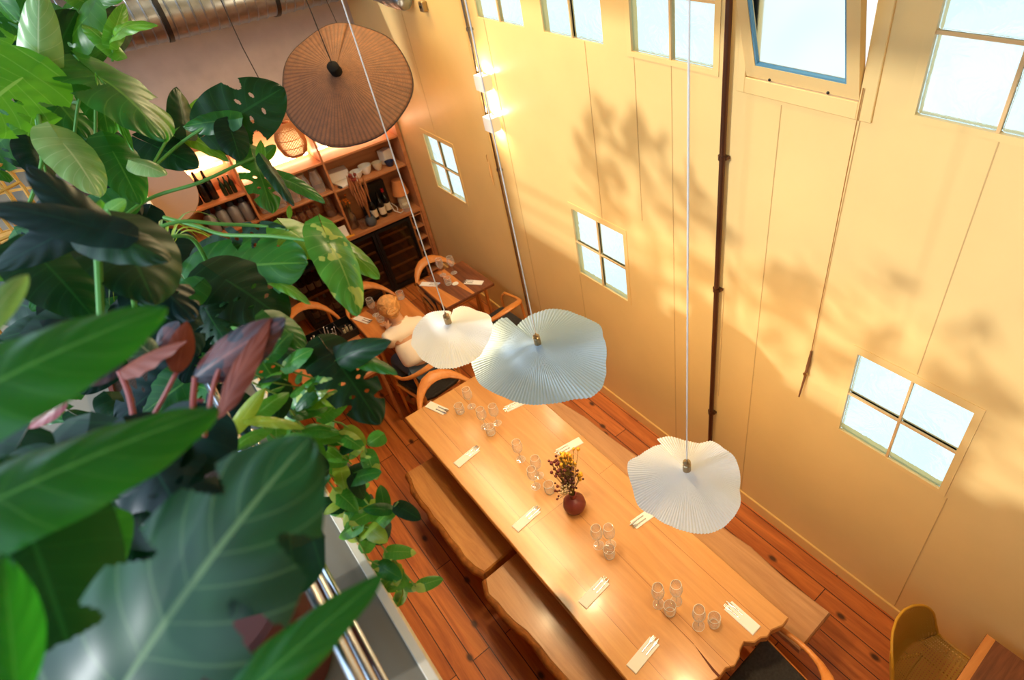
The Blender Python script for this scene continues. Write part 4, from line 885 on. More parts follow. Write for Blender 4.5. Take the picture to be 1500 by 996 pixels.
LEAVES = [
('upper','dk','m',(-0.109,3.170,3.780),(0.113,3.266,3.948),0.119,(0.36,-0.92,0.18),0.3,0.1),
('upper','pale','h',(-0.103,2.967,3.822),(0.043,2.955,4.066),0.075,(-0.06,-0.94,0.35),0.5,0.1),
('upper','br','h',(0.167,2.995,3.880),(0.259,3.091,3.957),0.038,(0.18,-0.82,0.54),0.3,0.1),
('upper','br','h',(0.168,2.990,3.875),(0.302,2.838,3.899),0.042,(0.22,-0.75,0.62),0.3,0.35),
('upper','br','h',(0.137,2.978,3.842),(0.098,3.087,3.921),0.038,(0.28,-0.88,0.39),0.5,0.3),
('upper','md','n',(0.046,2.901,3.784),(0.113,2.458,3.637),0.156,(0.41,-0.80,0.44),0.25,0.15),
('upper','br','m',(-0.144,2.854,3.840),(-0.361,2.762,3.757),0.164,(0.10,-0.86,0.50),0.3,0.2),
('upper','md','m',(-0.135,3.247,3.759),(-0.089,2.885,3.599),0.133,(0.38,-0.78,0.49),0.2,0.1),
('upper','br','h',(-0.205,3.125,3.671),(-0.306,3.004,3.563),0.066,(0.29,-0.86,0.41),0.3,0.1),
('upper','pale','h',(-0.145,2.604,3.677),(-0.135,2.384,3.551),0.088,(0.45,-0.50,0.74),0.25,0.15),
('upper','md','h',(-0.036,2.615,3.608),(-0.051,2.413,3.481),0.083,(0.27,-0.79,0.55),0.3,0.1),
('upper','pale','h',(0.013,2.475,3.585),(0.064,2.400,3.548),0.046,(0.44,-0.77,0.45),0.4,0.1),
('upper','dk','h',(0.082,2.725,3.562),(0.174,2.578,3.485),0.085,(0.17,-0.86,0.48),0.1,0),
('upper','md','h',(0.063,3.327,3.817),(-0.018,3.466,3.894),0.104,(0.27,-0.94,0.22),0.2,0.1),
('upper','br','h',(-0.129,3.442,3.873),(-0.024,3.467,3.969),0.064,(0.29,-0.94,0.20),0.2,0.1),
('upper','md','m',(-0.288,3.217,3.624),(-0.503,3.265,3.523),0.121,(0.40,-0.80,0.44),0.2,0.1),
('upper','md','h',(0.038,3.096,3.732),(-0.023,2.968,3.569),0.089,(0.31,-0.84,0.45),0.2,0.1),
('upper','br','h',(0.171,3.458,3.939),(0.097,3.489,3.996),0.044,(0.29,-0.89,0.36),0.3,0.1),
('upper','md','h',(0.147,3.473,3.938),(0.310,3.298,3.960),0.044,(0.26,-0.89,0.37),0.3,0.1),
('upper','br','s',(0.047,2.832,3.796),(0.018,2.505,3.618),0.021,(0.34,-0.79,0.51),0.3,0.1),
('upper','dk','h',(-0.049,2.979,3.561),(0.065,2.742,3.489),0.088,(0.30,-0.82,0.49),0.2,0.1),
('hang','dk','h',(0.213,2.742,3.592),(0.262,2.887,3.687),0.057,(0.25,-0.89,0.37),0.4,0.1),
('hang','br','h',(0.268,2.862,3.590),(0.331,2.863,3.634),0.027,(0.24,-0.90,0.37),0.4,0.1),
('hang','dk','n',(0.332,2.645,3.581),(0.576,2.619,3.646),0.145,(0.17,-0.85,0.50),0.15,0.05),
('hang','md','h',(0.329,2.590,3.603),(0.200,2.680,3.601),0.055,(0.27,-0.79,0.56),0.3,0.1),
('hang','br','h',(0.185,2.800,3.551),(0.274,2.573,3.471),0.044,(0.29,-0.83,0.47),0.2,0.15),
('hang','dk','h',(0.328,2.562,3.576),(0.300,2.488,3.485),0.065,(0.16,-0.87,0.46),0.2,0.1),
('hang','br','s',(0.362,2.489,3.451),(0.403,2.530,3.520),0.018,(0.14,-0.87,0.48),0.4,0.1),
('hang','md','h',(0.395,2.549,3.455),(0.447,2.541,3.483),0.026,(0.13,-0.87,0.48),0.4,0.1),
('hang','md','m',(0.347,2.506,3.457),(0.290,2.275,3.352),0.075,(0.16,-0.85,0.51),0.4,0.1),
('hang','dk','h',(0.368,2.409,3.456),(0.363,2.234,3.363),0.032,(0.26,-0.90,0.35),0.7,0.1),
('hang','md','h',(0.405,2.400,3.396),(0.462,2.219,3.339),0.038,(0.16,-0.79,0.59),0.2,0.15),
('hang','br','s',(0.358,2.297,3.343),(0.334,2.275,3.305),0.010,(0.14,-0.83,0.54),0.3,0.1),
('hang','md','m',(0.022,1.997,3.365),(0.254,1.766,3.380),0.166,(0.28,-0.68,0.68),0.15,0.1),
('hang','dk','m',(0.064,2.119,3.356),(0.275,2.009,3.396),0.089,(0.27,-0.70,0.66),0.15,0.1),
('hang','dk','n',(0.040,1.852,3.393),(0.117,1.681,3.282),0.120,(0.26,-0.71,0.65),0.15,0.1),
('hang','br','h',(0.279,2.001,3.390),(0.302,1.842,3.332),0.079,(0.30,-0.66,0.69),0.25,0.2),
('hang','var','h',(0.339,1.802,3.396),(0.283,1.556,3.277),0.082,(0.28,-0.78,0.56),0.4,0.2),
('hang','br','h',(0.381,1.868,3.334),(0.416,1.697,3.271),0.048,(0.16,-0.79,0.59),0.4,0.2),
('hang','br','h',(0.148,1.811,3.350),(0.194,1.659,3.314),0.024,(0.26,-0.65,0.71),0.3,0.2),
('hang','md','h',(0.086,1.609,3.346),(0.108,1.474,3.309),0.050,(0.28,-0.62,0.73),0.2,0.1),
('hang','dk','h',(0.147,1.428,3.262),(0.286,1.291,3.334),0.049,(0.15,-0.70,0.70),0.5,0.3),
('hang','dk','m',(0.157,1.407,3.279),(0.159,1.216,3.174),0.090,(0.23,-0.69,0.69),0.3,0.1),
('hang','md','h',(0.199,1.391,3.261),(0.256,1.244,3.269),0.033,(0.26,-0.59,0.76),0.4,0.25),
('hang','dk','h',(0.048,1.629,3.262),(0.109,1.477,3.236),0.046,(0.28,-0.60,0.75),0.2,0.1),
('hang','dk','h',(0.021,1.870,3.319),(-0.108,1.877,3.238),0.082,(0.31,-0.70,0.64),0.2,0.1),
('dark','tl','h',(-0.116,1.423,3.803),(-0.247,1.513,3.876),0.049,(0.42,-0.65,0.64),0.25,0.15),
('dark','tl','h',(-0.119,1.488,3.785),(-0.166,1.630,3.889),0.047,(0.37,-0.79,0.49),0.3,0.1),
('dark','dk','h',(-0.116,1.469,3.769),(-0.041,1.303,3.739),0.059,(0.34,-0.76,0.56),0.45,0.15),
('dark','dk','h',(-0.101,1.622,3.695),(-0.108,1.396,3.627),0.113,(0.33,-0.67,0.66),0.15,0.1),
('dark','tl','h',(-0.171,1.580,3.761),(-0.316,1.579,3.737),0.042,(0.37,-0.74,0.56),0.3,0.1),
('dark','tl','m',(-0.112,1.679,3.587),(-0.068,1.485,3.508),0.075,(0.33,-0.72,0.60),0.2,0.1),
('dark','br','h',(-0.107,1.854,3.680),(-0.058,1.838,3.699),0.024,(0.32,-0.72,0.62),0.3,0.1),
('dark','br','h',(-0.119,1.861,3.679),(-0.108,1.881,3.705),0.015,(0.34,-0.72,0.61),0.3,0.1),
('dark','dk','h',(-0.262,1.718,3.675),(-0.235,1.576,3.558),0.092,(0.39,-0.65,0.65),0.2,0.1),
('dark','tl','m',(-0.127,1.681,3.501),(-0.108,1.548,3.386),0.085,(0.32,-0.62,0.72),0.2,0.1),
('fore','fg','h',(-0.277,0.786,3.901),(-0.053,0.793,3.907),0.064,(0.35,-0.49,0.80),0.35,0.12),
('fore','fg','h',(-0.303,0.700,3.832),(-0.064,0.698,3.808),0.063,(0.47,-0.36,0.81),0.45,0.12),
('fore','fgp','m',(-0.276,0.536,3.661),(0.005,0.611,3.772),0.131,(-0.12,-0.42,0.90),0.22,0.15),
('fore','fg','h',(-0.243,0.451,3.634),(-0.006,0.467,3.658),0.039,(0.41,-0.30,0.86),0.3,0.1),
('fore','fg','s',(-0.318,0.532,3.737),(-0.277,0.636,3.819),0.026,(0.52,-0.55,0.66),0.3,0.1),
('fore','dk','h',(-0.305,0.784,3.725),(-0.349,0.653,3.569),0.098,(0.45,-0.38,0.81),0.2,0.1),
('fore','md','h',(-0.293,0.843,3.589),(-0.395,0.814,3.491),0.039,(0.47,-0.56,0.68),0.2,0.1),
('fore','dk','h',(-0.304,0.755,3.575),(-0.430,0.761,3.494),0.064,(0.49,-0.52,0.70),0.2,0.1),
('fore','pale','h',(-0.225,0.925,3.916),(-0.169,0.969,3.934),0.019,(0.47,-0.66,0.58),0.5,0.4),
('rubber','rub','f',(-0.097,1.069,3.631),(0.073,1.012,3.694),0.043,(0.33,-0.62,0.72),0.6,0.1),
('rubber','rubp','f',(-0.091,0.964,3.612),(0.053,1.029,3.696),0.025,(-0.32,-0.34,0.89),0.3,0.1),
('rubber','rubp','f',(-0.202,1.215,3.621),(-0.078,1.106,3.680),0.032,(0.42,-0.43,0.80),0.5,0.1),
('rubber','rubp','f',(-0.124,1.147,3.609),(-0.064,1.176,3.679),0.023,(0.32,-0.80,0.50),0.3,0.1),
('rubber','rubv','f',(-0.148,1.240,3.605),(-0.177,1.312,3.654),0.029,(0.43,-0.58,0.70),0.3,0.1),
('rubber','rub','f',(-0.199,1.277,3.605),(-0.296,1.275,3.614),0.031,(0.43,-0.53,0.73),0.3,0.1),
('rubber','rub','f',(-0.136,1.299,3.592),(-0.082,1.293,3.624),0.019,(0.36,-0.56,0.75),0.3,0.1),
('rubber','rubr','f',(-0.288,1.198,3.623),(-0.362,1.217,3.591),0.017,(0.46,-0.50,0.73),0.3,0.1),
('rubber','rubr','f',(-0.148,1.108,3.556),(-0.108,1.090,3.566),0.013,(0.36,-0.49,0.79),0.3,0.1),
('pothos','var','h',(0.025,1.465,3.166),(0.168,1.382,3.263),0.046,(0.25,-0.48,0.84),0.2,0.15),
('pothos','yl','h',(-0.100,1.311,3.319),(-0.019,1.309,3.374),0.022,(0.31,-0.62,0.72),0.4,0.1),
('pothos','yl','h',(-0.064,1.280,3.315),(0.006,1.207,3.293),0.021,(0.36,-0.30,0.88),0.4,0.3),
('pothos','md','h',(0.052,1.308,2.957),(0.114,1.253,2.978),0.031,(0.24,-0.38,0.89),0.2,0.2),
('pothos','var','h',(0.158,1.318,3.039),(0.119,1.314,3.040),0.031,(0.22,-0.40,0.89),0.2,0.2),
('pothos','var','h',(0.082,1.365,3.063),(0.104,1.297,3.044),0.029,(0.24,-0.41,0.88),0.2,0.2),
('pothos','dk','h',(0.045,1.306,2.951),(0.039,1.267,2.909),0.027,(0.28,-0.60,0.75),0.2,0.2),
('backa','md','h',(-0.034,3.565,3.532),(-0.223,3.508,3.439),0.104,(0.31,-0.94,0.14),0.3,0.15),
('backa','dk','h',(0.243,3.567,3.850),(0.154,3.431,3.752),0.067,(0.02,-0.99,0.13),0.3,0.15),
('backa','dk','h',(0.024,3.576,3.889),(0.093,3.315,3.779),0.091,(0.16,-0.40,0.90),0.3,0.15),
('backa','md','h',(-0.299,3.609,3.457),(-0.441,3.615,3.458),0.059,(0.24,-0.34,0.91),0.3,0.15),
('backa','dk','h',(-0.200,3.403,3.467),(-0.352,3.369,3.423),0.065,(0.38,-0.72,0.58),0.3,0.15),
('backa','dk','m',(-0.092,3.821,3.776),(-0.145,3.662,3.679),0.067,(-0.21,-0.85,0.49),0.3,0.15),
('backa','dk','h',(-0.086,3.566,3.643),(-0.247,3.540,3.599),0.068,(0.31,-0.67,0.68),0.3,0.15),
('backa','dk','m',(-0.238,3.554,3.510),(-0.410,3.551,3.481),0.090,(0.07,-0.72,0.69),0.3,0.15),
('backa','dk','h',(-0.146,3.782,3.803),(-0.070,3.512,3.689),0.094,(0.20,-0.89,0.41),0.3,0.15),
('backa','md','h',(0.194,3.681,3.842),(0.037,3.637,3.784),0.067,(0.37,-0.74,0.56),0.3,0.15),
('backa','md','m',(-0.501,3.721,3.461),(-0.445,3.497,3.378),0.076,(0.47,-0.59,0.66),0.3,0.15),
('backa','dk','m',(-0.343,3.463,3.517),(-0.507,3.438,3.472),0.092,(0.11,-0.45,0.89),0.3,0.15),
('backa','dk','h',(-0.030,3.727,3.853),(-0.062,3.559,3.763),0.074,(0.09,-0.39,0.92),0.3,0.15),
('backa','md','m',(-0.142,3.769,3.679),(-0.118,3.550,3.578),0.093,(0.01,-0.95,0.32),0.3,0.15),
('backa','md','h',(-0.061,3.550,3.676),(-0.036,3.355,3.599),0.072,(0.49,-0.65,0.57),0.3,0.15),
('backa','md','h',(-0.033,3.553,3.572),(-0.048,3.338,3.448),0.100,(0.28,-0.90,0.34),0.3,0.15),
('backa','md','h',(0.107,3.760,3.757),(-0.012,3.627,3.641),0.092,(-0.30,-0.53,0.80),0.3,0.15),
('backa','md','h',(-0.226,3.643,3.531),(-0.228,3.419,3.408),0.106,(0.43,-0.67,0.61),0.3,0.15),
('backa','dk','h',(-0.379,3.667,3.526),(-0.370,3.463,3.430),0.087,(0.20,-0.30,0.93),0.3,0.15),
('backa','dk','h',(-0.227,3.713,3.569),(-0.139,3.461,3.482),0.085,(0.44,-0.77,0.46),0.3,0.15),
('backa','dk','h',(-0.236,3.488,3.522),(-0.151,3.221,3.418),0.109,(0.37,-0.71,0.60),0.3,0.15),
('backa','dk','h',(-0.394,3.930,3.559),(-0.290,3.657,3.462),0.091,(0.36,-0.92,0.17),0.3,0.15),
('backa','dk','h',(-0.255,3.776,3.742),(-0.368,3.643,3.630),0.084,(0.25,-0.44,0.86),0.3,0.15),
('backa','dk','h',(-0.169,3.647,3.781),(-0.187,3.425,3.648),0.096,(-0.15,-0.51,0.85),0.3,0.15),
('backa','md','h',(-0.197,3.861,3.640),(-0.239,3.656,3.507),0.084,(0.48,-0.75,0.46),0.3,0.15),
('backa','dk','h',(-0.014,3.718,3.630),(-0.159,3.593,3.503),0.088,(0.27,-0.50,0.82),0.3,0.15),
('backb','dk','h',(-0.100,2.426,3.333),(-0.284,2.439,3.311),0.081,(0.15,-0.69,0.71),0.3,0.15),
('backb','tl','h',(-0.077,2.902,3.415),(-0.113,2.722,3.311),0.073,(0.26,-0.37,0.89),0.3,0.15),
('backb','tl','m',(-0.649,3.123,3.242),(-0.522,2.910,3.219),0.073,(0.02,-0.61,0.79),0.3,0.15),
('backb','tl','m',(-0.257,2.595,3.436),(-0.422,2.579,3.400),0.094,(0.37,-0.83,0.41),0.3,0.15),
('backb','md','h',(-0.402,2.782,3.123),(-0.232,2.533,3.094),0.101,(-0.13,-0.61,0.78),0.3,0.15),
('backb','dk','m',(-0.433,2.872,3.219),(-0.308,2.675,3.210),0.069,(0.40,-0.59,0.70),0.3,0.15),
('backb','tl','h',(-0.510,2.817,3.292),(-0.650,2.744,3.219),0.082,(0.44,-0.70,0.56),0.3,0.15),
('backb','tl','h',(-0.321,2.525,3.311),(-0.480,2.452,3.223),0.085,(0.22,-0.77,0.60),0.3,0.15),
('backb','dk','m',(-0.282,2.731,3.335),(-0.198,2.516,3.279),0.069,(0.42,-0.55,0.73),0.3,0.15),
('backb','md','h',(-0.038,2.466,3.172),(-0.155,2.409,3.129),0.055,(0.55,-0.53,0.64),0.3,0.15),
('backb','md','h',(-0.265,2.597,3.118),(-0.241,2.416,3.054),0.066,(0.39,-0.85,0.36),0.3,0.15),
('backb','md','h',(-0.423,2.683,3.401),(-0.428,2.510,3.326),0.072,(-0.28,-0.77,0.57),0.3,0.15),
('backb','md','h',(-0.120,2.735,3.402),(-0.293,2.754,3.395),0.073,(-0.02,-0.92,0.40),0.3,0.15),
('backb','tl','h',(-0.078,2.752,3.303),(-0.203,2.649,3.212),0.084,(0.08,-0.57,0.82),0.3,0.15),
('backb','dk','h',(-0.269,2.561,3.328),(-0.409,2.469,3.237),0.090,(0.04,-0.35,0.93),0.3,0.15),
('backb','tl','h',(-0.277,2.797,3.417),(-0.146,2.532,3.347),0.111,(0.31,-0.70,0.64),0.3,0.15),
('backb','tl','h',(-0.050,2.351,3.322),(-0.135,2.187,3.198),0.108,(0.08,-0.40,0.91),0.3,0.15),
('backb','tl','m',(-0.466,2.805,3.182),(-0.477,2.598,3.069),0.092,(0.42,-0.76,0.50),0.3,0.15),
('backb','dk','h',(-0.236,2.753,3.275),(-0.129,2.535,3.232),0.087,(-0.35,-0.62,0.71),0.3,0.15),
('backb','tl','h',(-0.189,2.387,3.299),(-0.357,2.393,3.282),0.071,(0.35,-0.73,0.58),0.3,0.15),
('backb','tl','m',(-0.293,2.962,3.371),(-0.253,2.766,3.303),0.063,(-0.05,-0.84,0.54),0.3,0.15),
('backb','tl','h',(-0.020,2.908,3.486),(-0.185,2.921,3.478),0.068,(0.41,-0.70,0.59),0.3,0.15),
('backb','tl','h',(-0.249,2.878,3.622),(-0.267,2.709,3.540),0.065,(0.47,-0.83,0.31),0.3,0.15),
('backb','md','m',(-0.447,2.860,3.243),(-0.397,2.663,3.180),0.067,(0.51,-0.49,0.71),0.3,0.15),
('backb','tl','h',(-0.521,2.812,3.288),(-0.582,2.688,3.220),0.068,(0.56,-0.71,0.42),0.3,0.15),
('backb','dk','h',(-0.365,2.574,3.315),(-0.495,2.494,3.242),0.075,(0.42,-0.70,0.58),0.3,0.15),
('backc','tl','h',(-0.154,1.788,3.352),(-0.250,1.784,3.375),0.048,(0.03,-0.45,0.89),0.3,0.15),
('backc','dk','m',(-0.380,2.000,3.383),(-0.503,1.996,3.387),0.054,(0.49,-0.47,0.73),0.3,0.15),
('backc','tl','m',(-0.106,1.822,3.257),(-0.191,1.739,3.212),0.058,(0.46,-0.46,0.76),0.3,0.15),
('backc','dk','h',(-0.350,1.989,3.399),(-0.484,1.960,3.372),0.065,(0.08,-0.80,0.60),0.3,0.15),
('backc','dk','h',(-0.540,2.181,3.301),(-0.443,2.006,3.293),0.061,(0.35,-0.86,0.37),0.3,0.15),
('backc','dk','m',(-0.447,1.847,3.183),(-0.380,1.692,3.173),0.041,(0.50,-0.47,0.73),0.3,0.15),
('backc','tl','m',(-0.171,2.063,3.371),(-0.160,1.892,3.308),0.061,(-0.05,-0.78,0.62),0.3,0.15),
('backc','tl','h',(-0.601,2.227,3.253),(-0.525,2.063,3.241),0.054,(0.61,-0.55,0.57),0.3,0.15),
('backc','dk','m',(-0.044,1.828,3.350),(-0.041,1.674,3.297),0.067,(-0.17,-0.26,0.95),0.3,0.15),
('backc','tl','h',(-0.340,1.975,3.225),(-0.429,1.926,3.209),0.050,(0.28,-0.61,0.74),0.3,0.15),
('backc','tl','m',(-0.358,1.912,3.294),(-0.426,1.837,3.267),0.041,(0.08,-0.44,0.89),0.3,0.15),
('backc','md','h',(-0.604,2.095,3.142),(-0.493,1.930,3.151),0.052,(0.50,-0.76,0.42),0.3,0.15),
('backc','tl','h',(-0.345,2.030,3.406),(-0.341,1.862,3.341),0.071,(0.40,-0.80,0.45),0.3,0.15),
('backc','tl','h',(-0.128,1.602,3.189),(-0.129,1.450,3.136),0.054,(-0.17,-0.47,0.87),0.3,0.15),
('backc','tl','m',(-0.227,1.776,3.219),(-0.373,1.751,3.188),0.078,(0.44,-0.65,0.62),0.3,0.15),
('backc','tl','m',(-0.567,2.203,3.301),(-0.564,2.056,3.254),0.051,(0.09,-0.84,0.53),0.3,0.15),
('backc','md','h',(-0.157,1.754,3.210),(-0.312,1.739,3.182),0.078,(0.52,-0.58,0.62),0.3,0.15),
('backc','md','m',(-0.187,1.783,3.179),(-0.104,1.618,3.171),0.054,(-0.16,-0.40,0.90),0.3,0.15),
('backc','md','m',(-0.485,2.365,3.396),(-0.475,2.204,3.341),0.057,(0.57,-0.51,0.64),0.3,0.15),
('backc','md','h',(-0.051,1.811,3.424),(-0.165,1.772,3.400),0.055,(0.32,-0.35,0.88),0.3,0.15),
('backc','md','m',(0.003,1.648,3.279),(0.008,1.482,3.216),0.072,(0.16,-0.29,0.94),0.3,0.15),
('backc','dk','h',(-0.359,1.822,3.194),(-0.324,1.661,3.156),0.059,(0.46,-0.40,0.79),0.3,0.15),
('backc','md','m',(-0.487,2.173,3.251),(-0.611,2.113,3.201),0.083,(0.32,-0.62,0.72),0.3,0.15),
('backc','md','m',(-0.332,2.090,3.348),(-0.256,1.878,3.289),0.079,(-0.31,-0.61,0.73),0.3,0.15),
('backc','tl','h',(-0.313,2.112,3.386),(-0.420,2.038,3.334),0.074,(0.33,-0.88,0.35),0.3,0.15),
('backc','dk','h',(-0.119,1.669,3.131),(-0.074,1.520,3.112),0.052,(-0.25,-0.57,0.79),0.3,0.15),
('backc','md','m',(-0.482,2.070,3.185),(-0.614,2.040,3.158),0.080,(0.55,-0.43,0.72),0.3,0.15),
('backc','tl','h',(-0.189,2.074,3.343),(-0.336,2.033,3.295),0.066,(0.24,-0.27,0.93),0.3,0.15),
('backc','md','h',(-0.310,2.121,3.462),(-0.410,2.060,3.428),0.049,(0.43,-0.42,0.80),0.3,0.15),
('backc','md','m',(-0.041,1.607,3.040),(-0.043,1.473,3.003),0.057,(0.06,-0.10,0.99),0.3,0.15),
('backc','dk','h',(-0.480,2.217,3.429),(-0.354,1.999,3.399),0.080,(0.22,-0.80,0.56),0.3,0.15),
('backc','dk','h',(-0.383,2.005,3.389),(-0.499,2.014,3.410),0.061,(0.37,-0.71,0.60),0.3,0.15),
('backc','tl','m',(-0.351,2.208,3.382),(-0.445,2.164,3.368),0.045,(-0.03,-0.35,0.93),0.3,0.15),
('backc','md','h',(-0.234,1.783,3.123),(-0.282,1.644,3.050),0.081,(-0.28,-0.44,0.85),0.3,0.15),
('backd','dk','h',(-0.476,1.147,3.286),(-0.508,0.965,3.183),0.090,(0.51,-0.72,0.47),0.3,0.15),
('backd','dk','h',(-0.371,1.160,3.321),(-0.280,0.906,3.234),0.102,(0.25,-0.50,0.83),0.3,0.15),
('backd','dk','h',(-0.335,1.073,3.511),(-0.199,0.855,3.489),0.088,(0.35,-0.22,0.91),0.3,0.15),
('backd','tl','h',(-0.286,0.985,3.415),(-0.333,0.840,3.336),0.071,(0.00,-0.21,0.98),0.3,0.15),
('backd','tl','m',(-0.220,1.027,3.558),(-0.207,0.824,3.465),0.081,(0.04,-0.43,0.90),0.3,0.15),
('backd','dk','m',(-0.520,1.141,3.386),(-0.554,0.995,3.315),0.071,(0.54,-0.24,0.81),0.3,0.15),
('backd','dk','h',(-0.410,1.235,3.548),(-0.509,1.154,3.495),0.067,(-0.12,-0.61,0.79),0.3,0.15),
('backd','dk','m',(-0.313,1.078,3.489),(-0.241,0.842,3.405),0.094,(0.50,-0.34,0.80),0.3,0.15),
('backd','dk','h',(-0.447,1.141,3.265),(-0.510,1.018,3.198),0.075,(0.55,-0.29,0.79),0.3,0.15),
('backd','tl','h',(-0.470,0.969,3.348),(-0.599,0.928,3.313),0.092,(0.47,-0.43,0.77),0.3,0.15),
('backd','dk','h',(-0.492,1.142,3.381),(-0.356,0.963,3.395),0.070,(0.46,-0.42,0.78),0.3,0.15),
('backd','dk','h',(-0.508,1.032,3.290),(-0.641,1.021,3.280),0.072,(0.40,-0.57,0.72),0.3,0.15),
('backd','dk','m',(-0.399,1.137,3.530),(-0.553,1.074,3.456),0.088,(0.54,-0.33,0.78),0.3,0.15),
('backd','tl','h',(-0.660,1.198,3.286),(-0.529,1.018,3.297),0.054,(0.60,-0.50,0.63),0.3,0.15),
('backd','tl','h',(-0.372,1.110,3.409),(-0.459,1.001,3.337),0.089,(0.46,-0.35,0.82),0.3,0.15),
('backd','tl','m',(-0.271,1.166,3.475),(-0.337,1.041,3.403),0.085,(0.44,-0.33,0.84),0.3,0.15),
('backd','dk','h',(-0.625,1.126,3.335),(-0.462,0.926,3.348),0.074,(0.57,-0.47,0.67),0.3,0.15),
('backd','tl','h',(-0.392,0.943,3.303),(-0.433,0.789,3.219),0.089,(0.27,0.04,0.96),0.3,0.15),
('backd','dk','h',(-0.418,1.095,3.467),(-0.297,0.838,3.397),0.094,(0.45,-0.23,0.86),0.3,0.15),
('backd','dk','h',(-0.425,1.150,3.410),(-0.527,1.016,3.303),0.098,(0.50,-0.52,0.69),0.3,0.15),
('backd','dk','m',(-0.508,1.252,3.505),(-0.438,1.004,3.409),0.113,(0.52,-0.44,0.73),0.3,0.15),
('backd','dk','h',(-0.334,1.208,3.498),(-0.451,1.087,3.394),0.106,(0.21,-0.03,0.98),0.3,0.15),
('backd','dk','h',(-0.344,1.075,3.433),(-0.225,0.871,3.412),0.067,(0.10,-0.08,0.99),0.3,0.15),
('backd','dk','h',(-0.344,1.191,3.379),(-0.539,1.226,3.371),0.091,(0.32,-0.70,0.63),0.3,0.15),
('backd','dk','h',(-0.523,1.147,3.416),(-0.559,1.022,3.364),0.059,(0.65,-0.37,0.67),0.3,0.15),
('backd','dk','h',(-0.184,0.988,3.420),(-0.313,1.022,3.456),0.067,(0.35,-0.51,0.79),0.3,0.15),
('backd','dk','h',(-0.133,0.821,3.396),(-0.310,0.864,3.409),0.097,(0.27,-0.26,0.93),0.3,0.15),
('backd','tl','m',(-0.172,1.028,3.538),(-0.323,0.942,3.444),0.102,(0.23,-0.35,0.91),0.3,0.15),
('backd','dk','h',(-0.417,0.997,3.355),(-0.557,0.966,3.322),0.089,(0.43,-0.62,0.65),0.3,0.15),
('backd','tl','h',(-0.325,1.202,3.386),(-0.244,1.015,3.355),0.076,(0.01,-0.25,0.97),0.3,0.15),
('backa','md','m',(-0.136,3.627,3.721),(-0.250,3.582,3.684),0.078,(-0.80,-0.52,0.30),0.3,0.15),  # shade leaves from here on, added to throw shadows on the yellow wall
('backa','md','h',(-0.237,3.667,3.699),(-0.226,3.570,3.724),0.081,(-0.66,-0.66,0.37),0.3,0.15),
('backa','md','m',(-0.084,3.491,4.109),(0.031,3.445,4.065),0.079,(-0.54,-0.68,0.27),0.3,0.15),
('backa','md','h',(0.134,3.203,3.927),(-0.021,3.269,3.793),0.108,(-0.52,-0.25,0.46),0.3,0.15),
('backa','md','m',(-0.110,3.642,4.048),(0.068,3.642,3.981),0.107,(-0.86,-0.41,0.25),0.3,0.15),
('backa','md','h',(0.007,3.628,3.886),(0.090,3.531,3.835),0.096,(-1.13,0.08,0.49),0.3,0.15),
('backa','md','m',(0.069,3.518,4.063),(-0.057,3.439,3.949),0.101,(-0.41,-0.43,0.64),0.3,0.15),
('backa','md','h',(-0.088,3.211,4.123),(-0.066,3.090,3.967),0.102,(-1.13,-0.52,0.43),0.3,0.15),
('backa','md','m',(-0.089,3.400,3.646),(-0.036,3.523,3.773),0.108,(-0.91,-0.34,0.50),0.3,0.15),
('backa','md','h',(-0.108,3.652,4.018),(-0.225,3.726,3.933),0.094,(-0.46,-0.57,0.79),0.3,0.15),
('backa','md','m',(-0.083,3.185,3.978),(-0.226,3.128,3.979),0.098,(-0.96,-0.55,0.36),0.3,0.15),
('backa','md','h',(-0.044,3.310,3.978),(-0.151,3.389,4.057),0.092,(-0.54,-0.55,0.80),0.3,0.15),
('backc','dk','m',(-0.227,2.512,2.987),(-0.235,2.643,2.919),0.075,(-0.56,0.37,0.78),0.3,0.15),  # hidden shade leaves from here on, added to dapple the blue-shaded lamp
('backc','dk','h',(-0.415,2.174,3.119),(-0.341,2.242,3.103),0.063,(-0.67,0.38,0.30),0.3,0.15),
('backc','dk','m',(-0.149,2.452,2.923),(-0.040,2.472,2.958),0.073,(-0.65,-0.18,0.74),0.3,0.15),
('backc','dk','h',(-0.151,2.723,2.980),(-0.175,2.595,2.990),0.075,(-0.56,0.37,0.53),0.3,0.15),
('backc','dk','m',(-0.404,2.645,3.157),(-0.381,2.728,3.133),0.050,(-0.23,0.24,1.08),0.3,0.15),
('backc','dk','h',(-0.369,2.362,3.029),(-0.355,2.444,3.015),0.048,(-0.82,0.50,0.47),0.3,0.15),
('backc','dk','m',(-0.316,2.541,2.990),(-0.256,2.660,3.050),0.079,(-0.29,0.07,0.96),0.3,0.15),
]
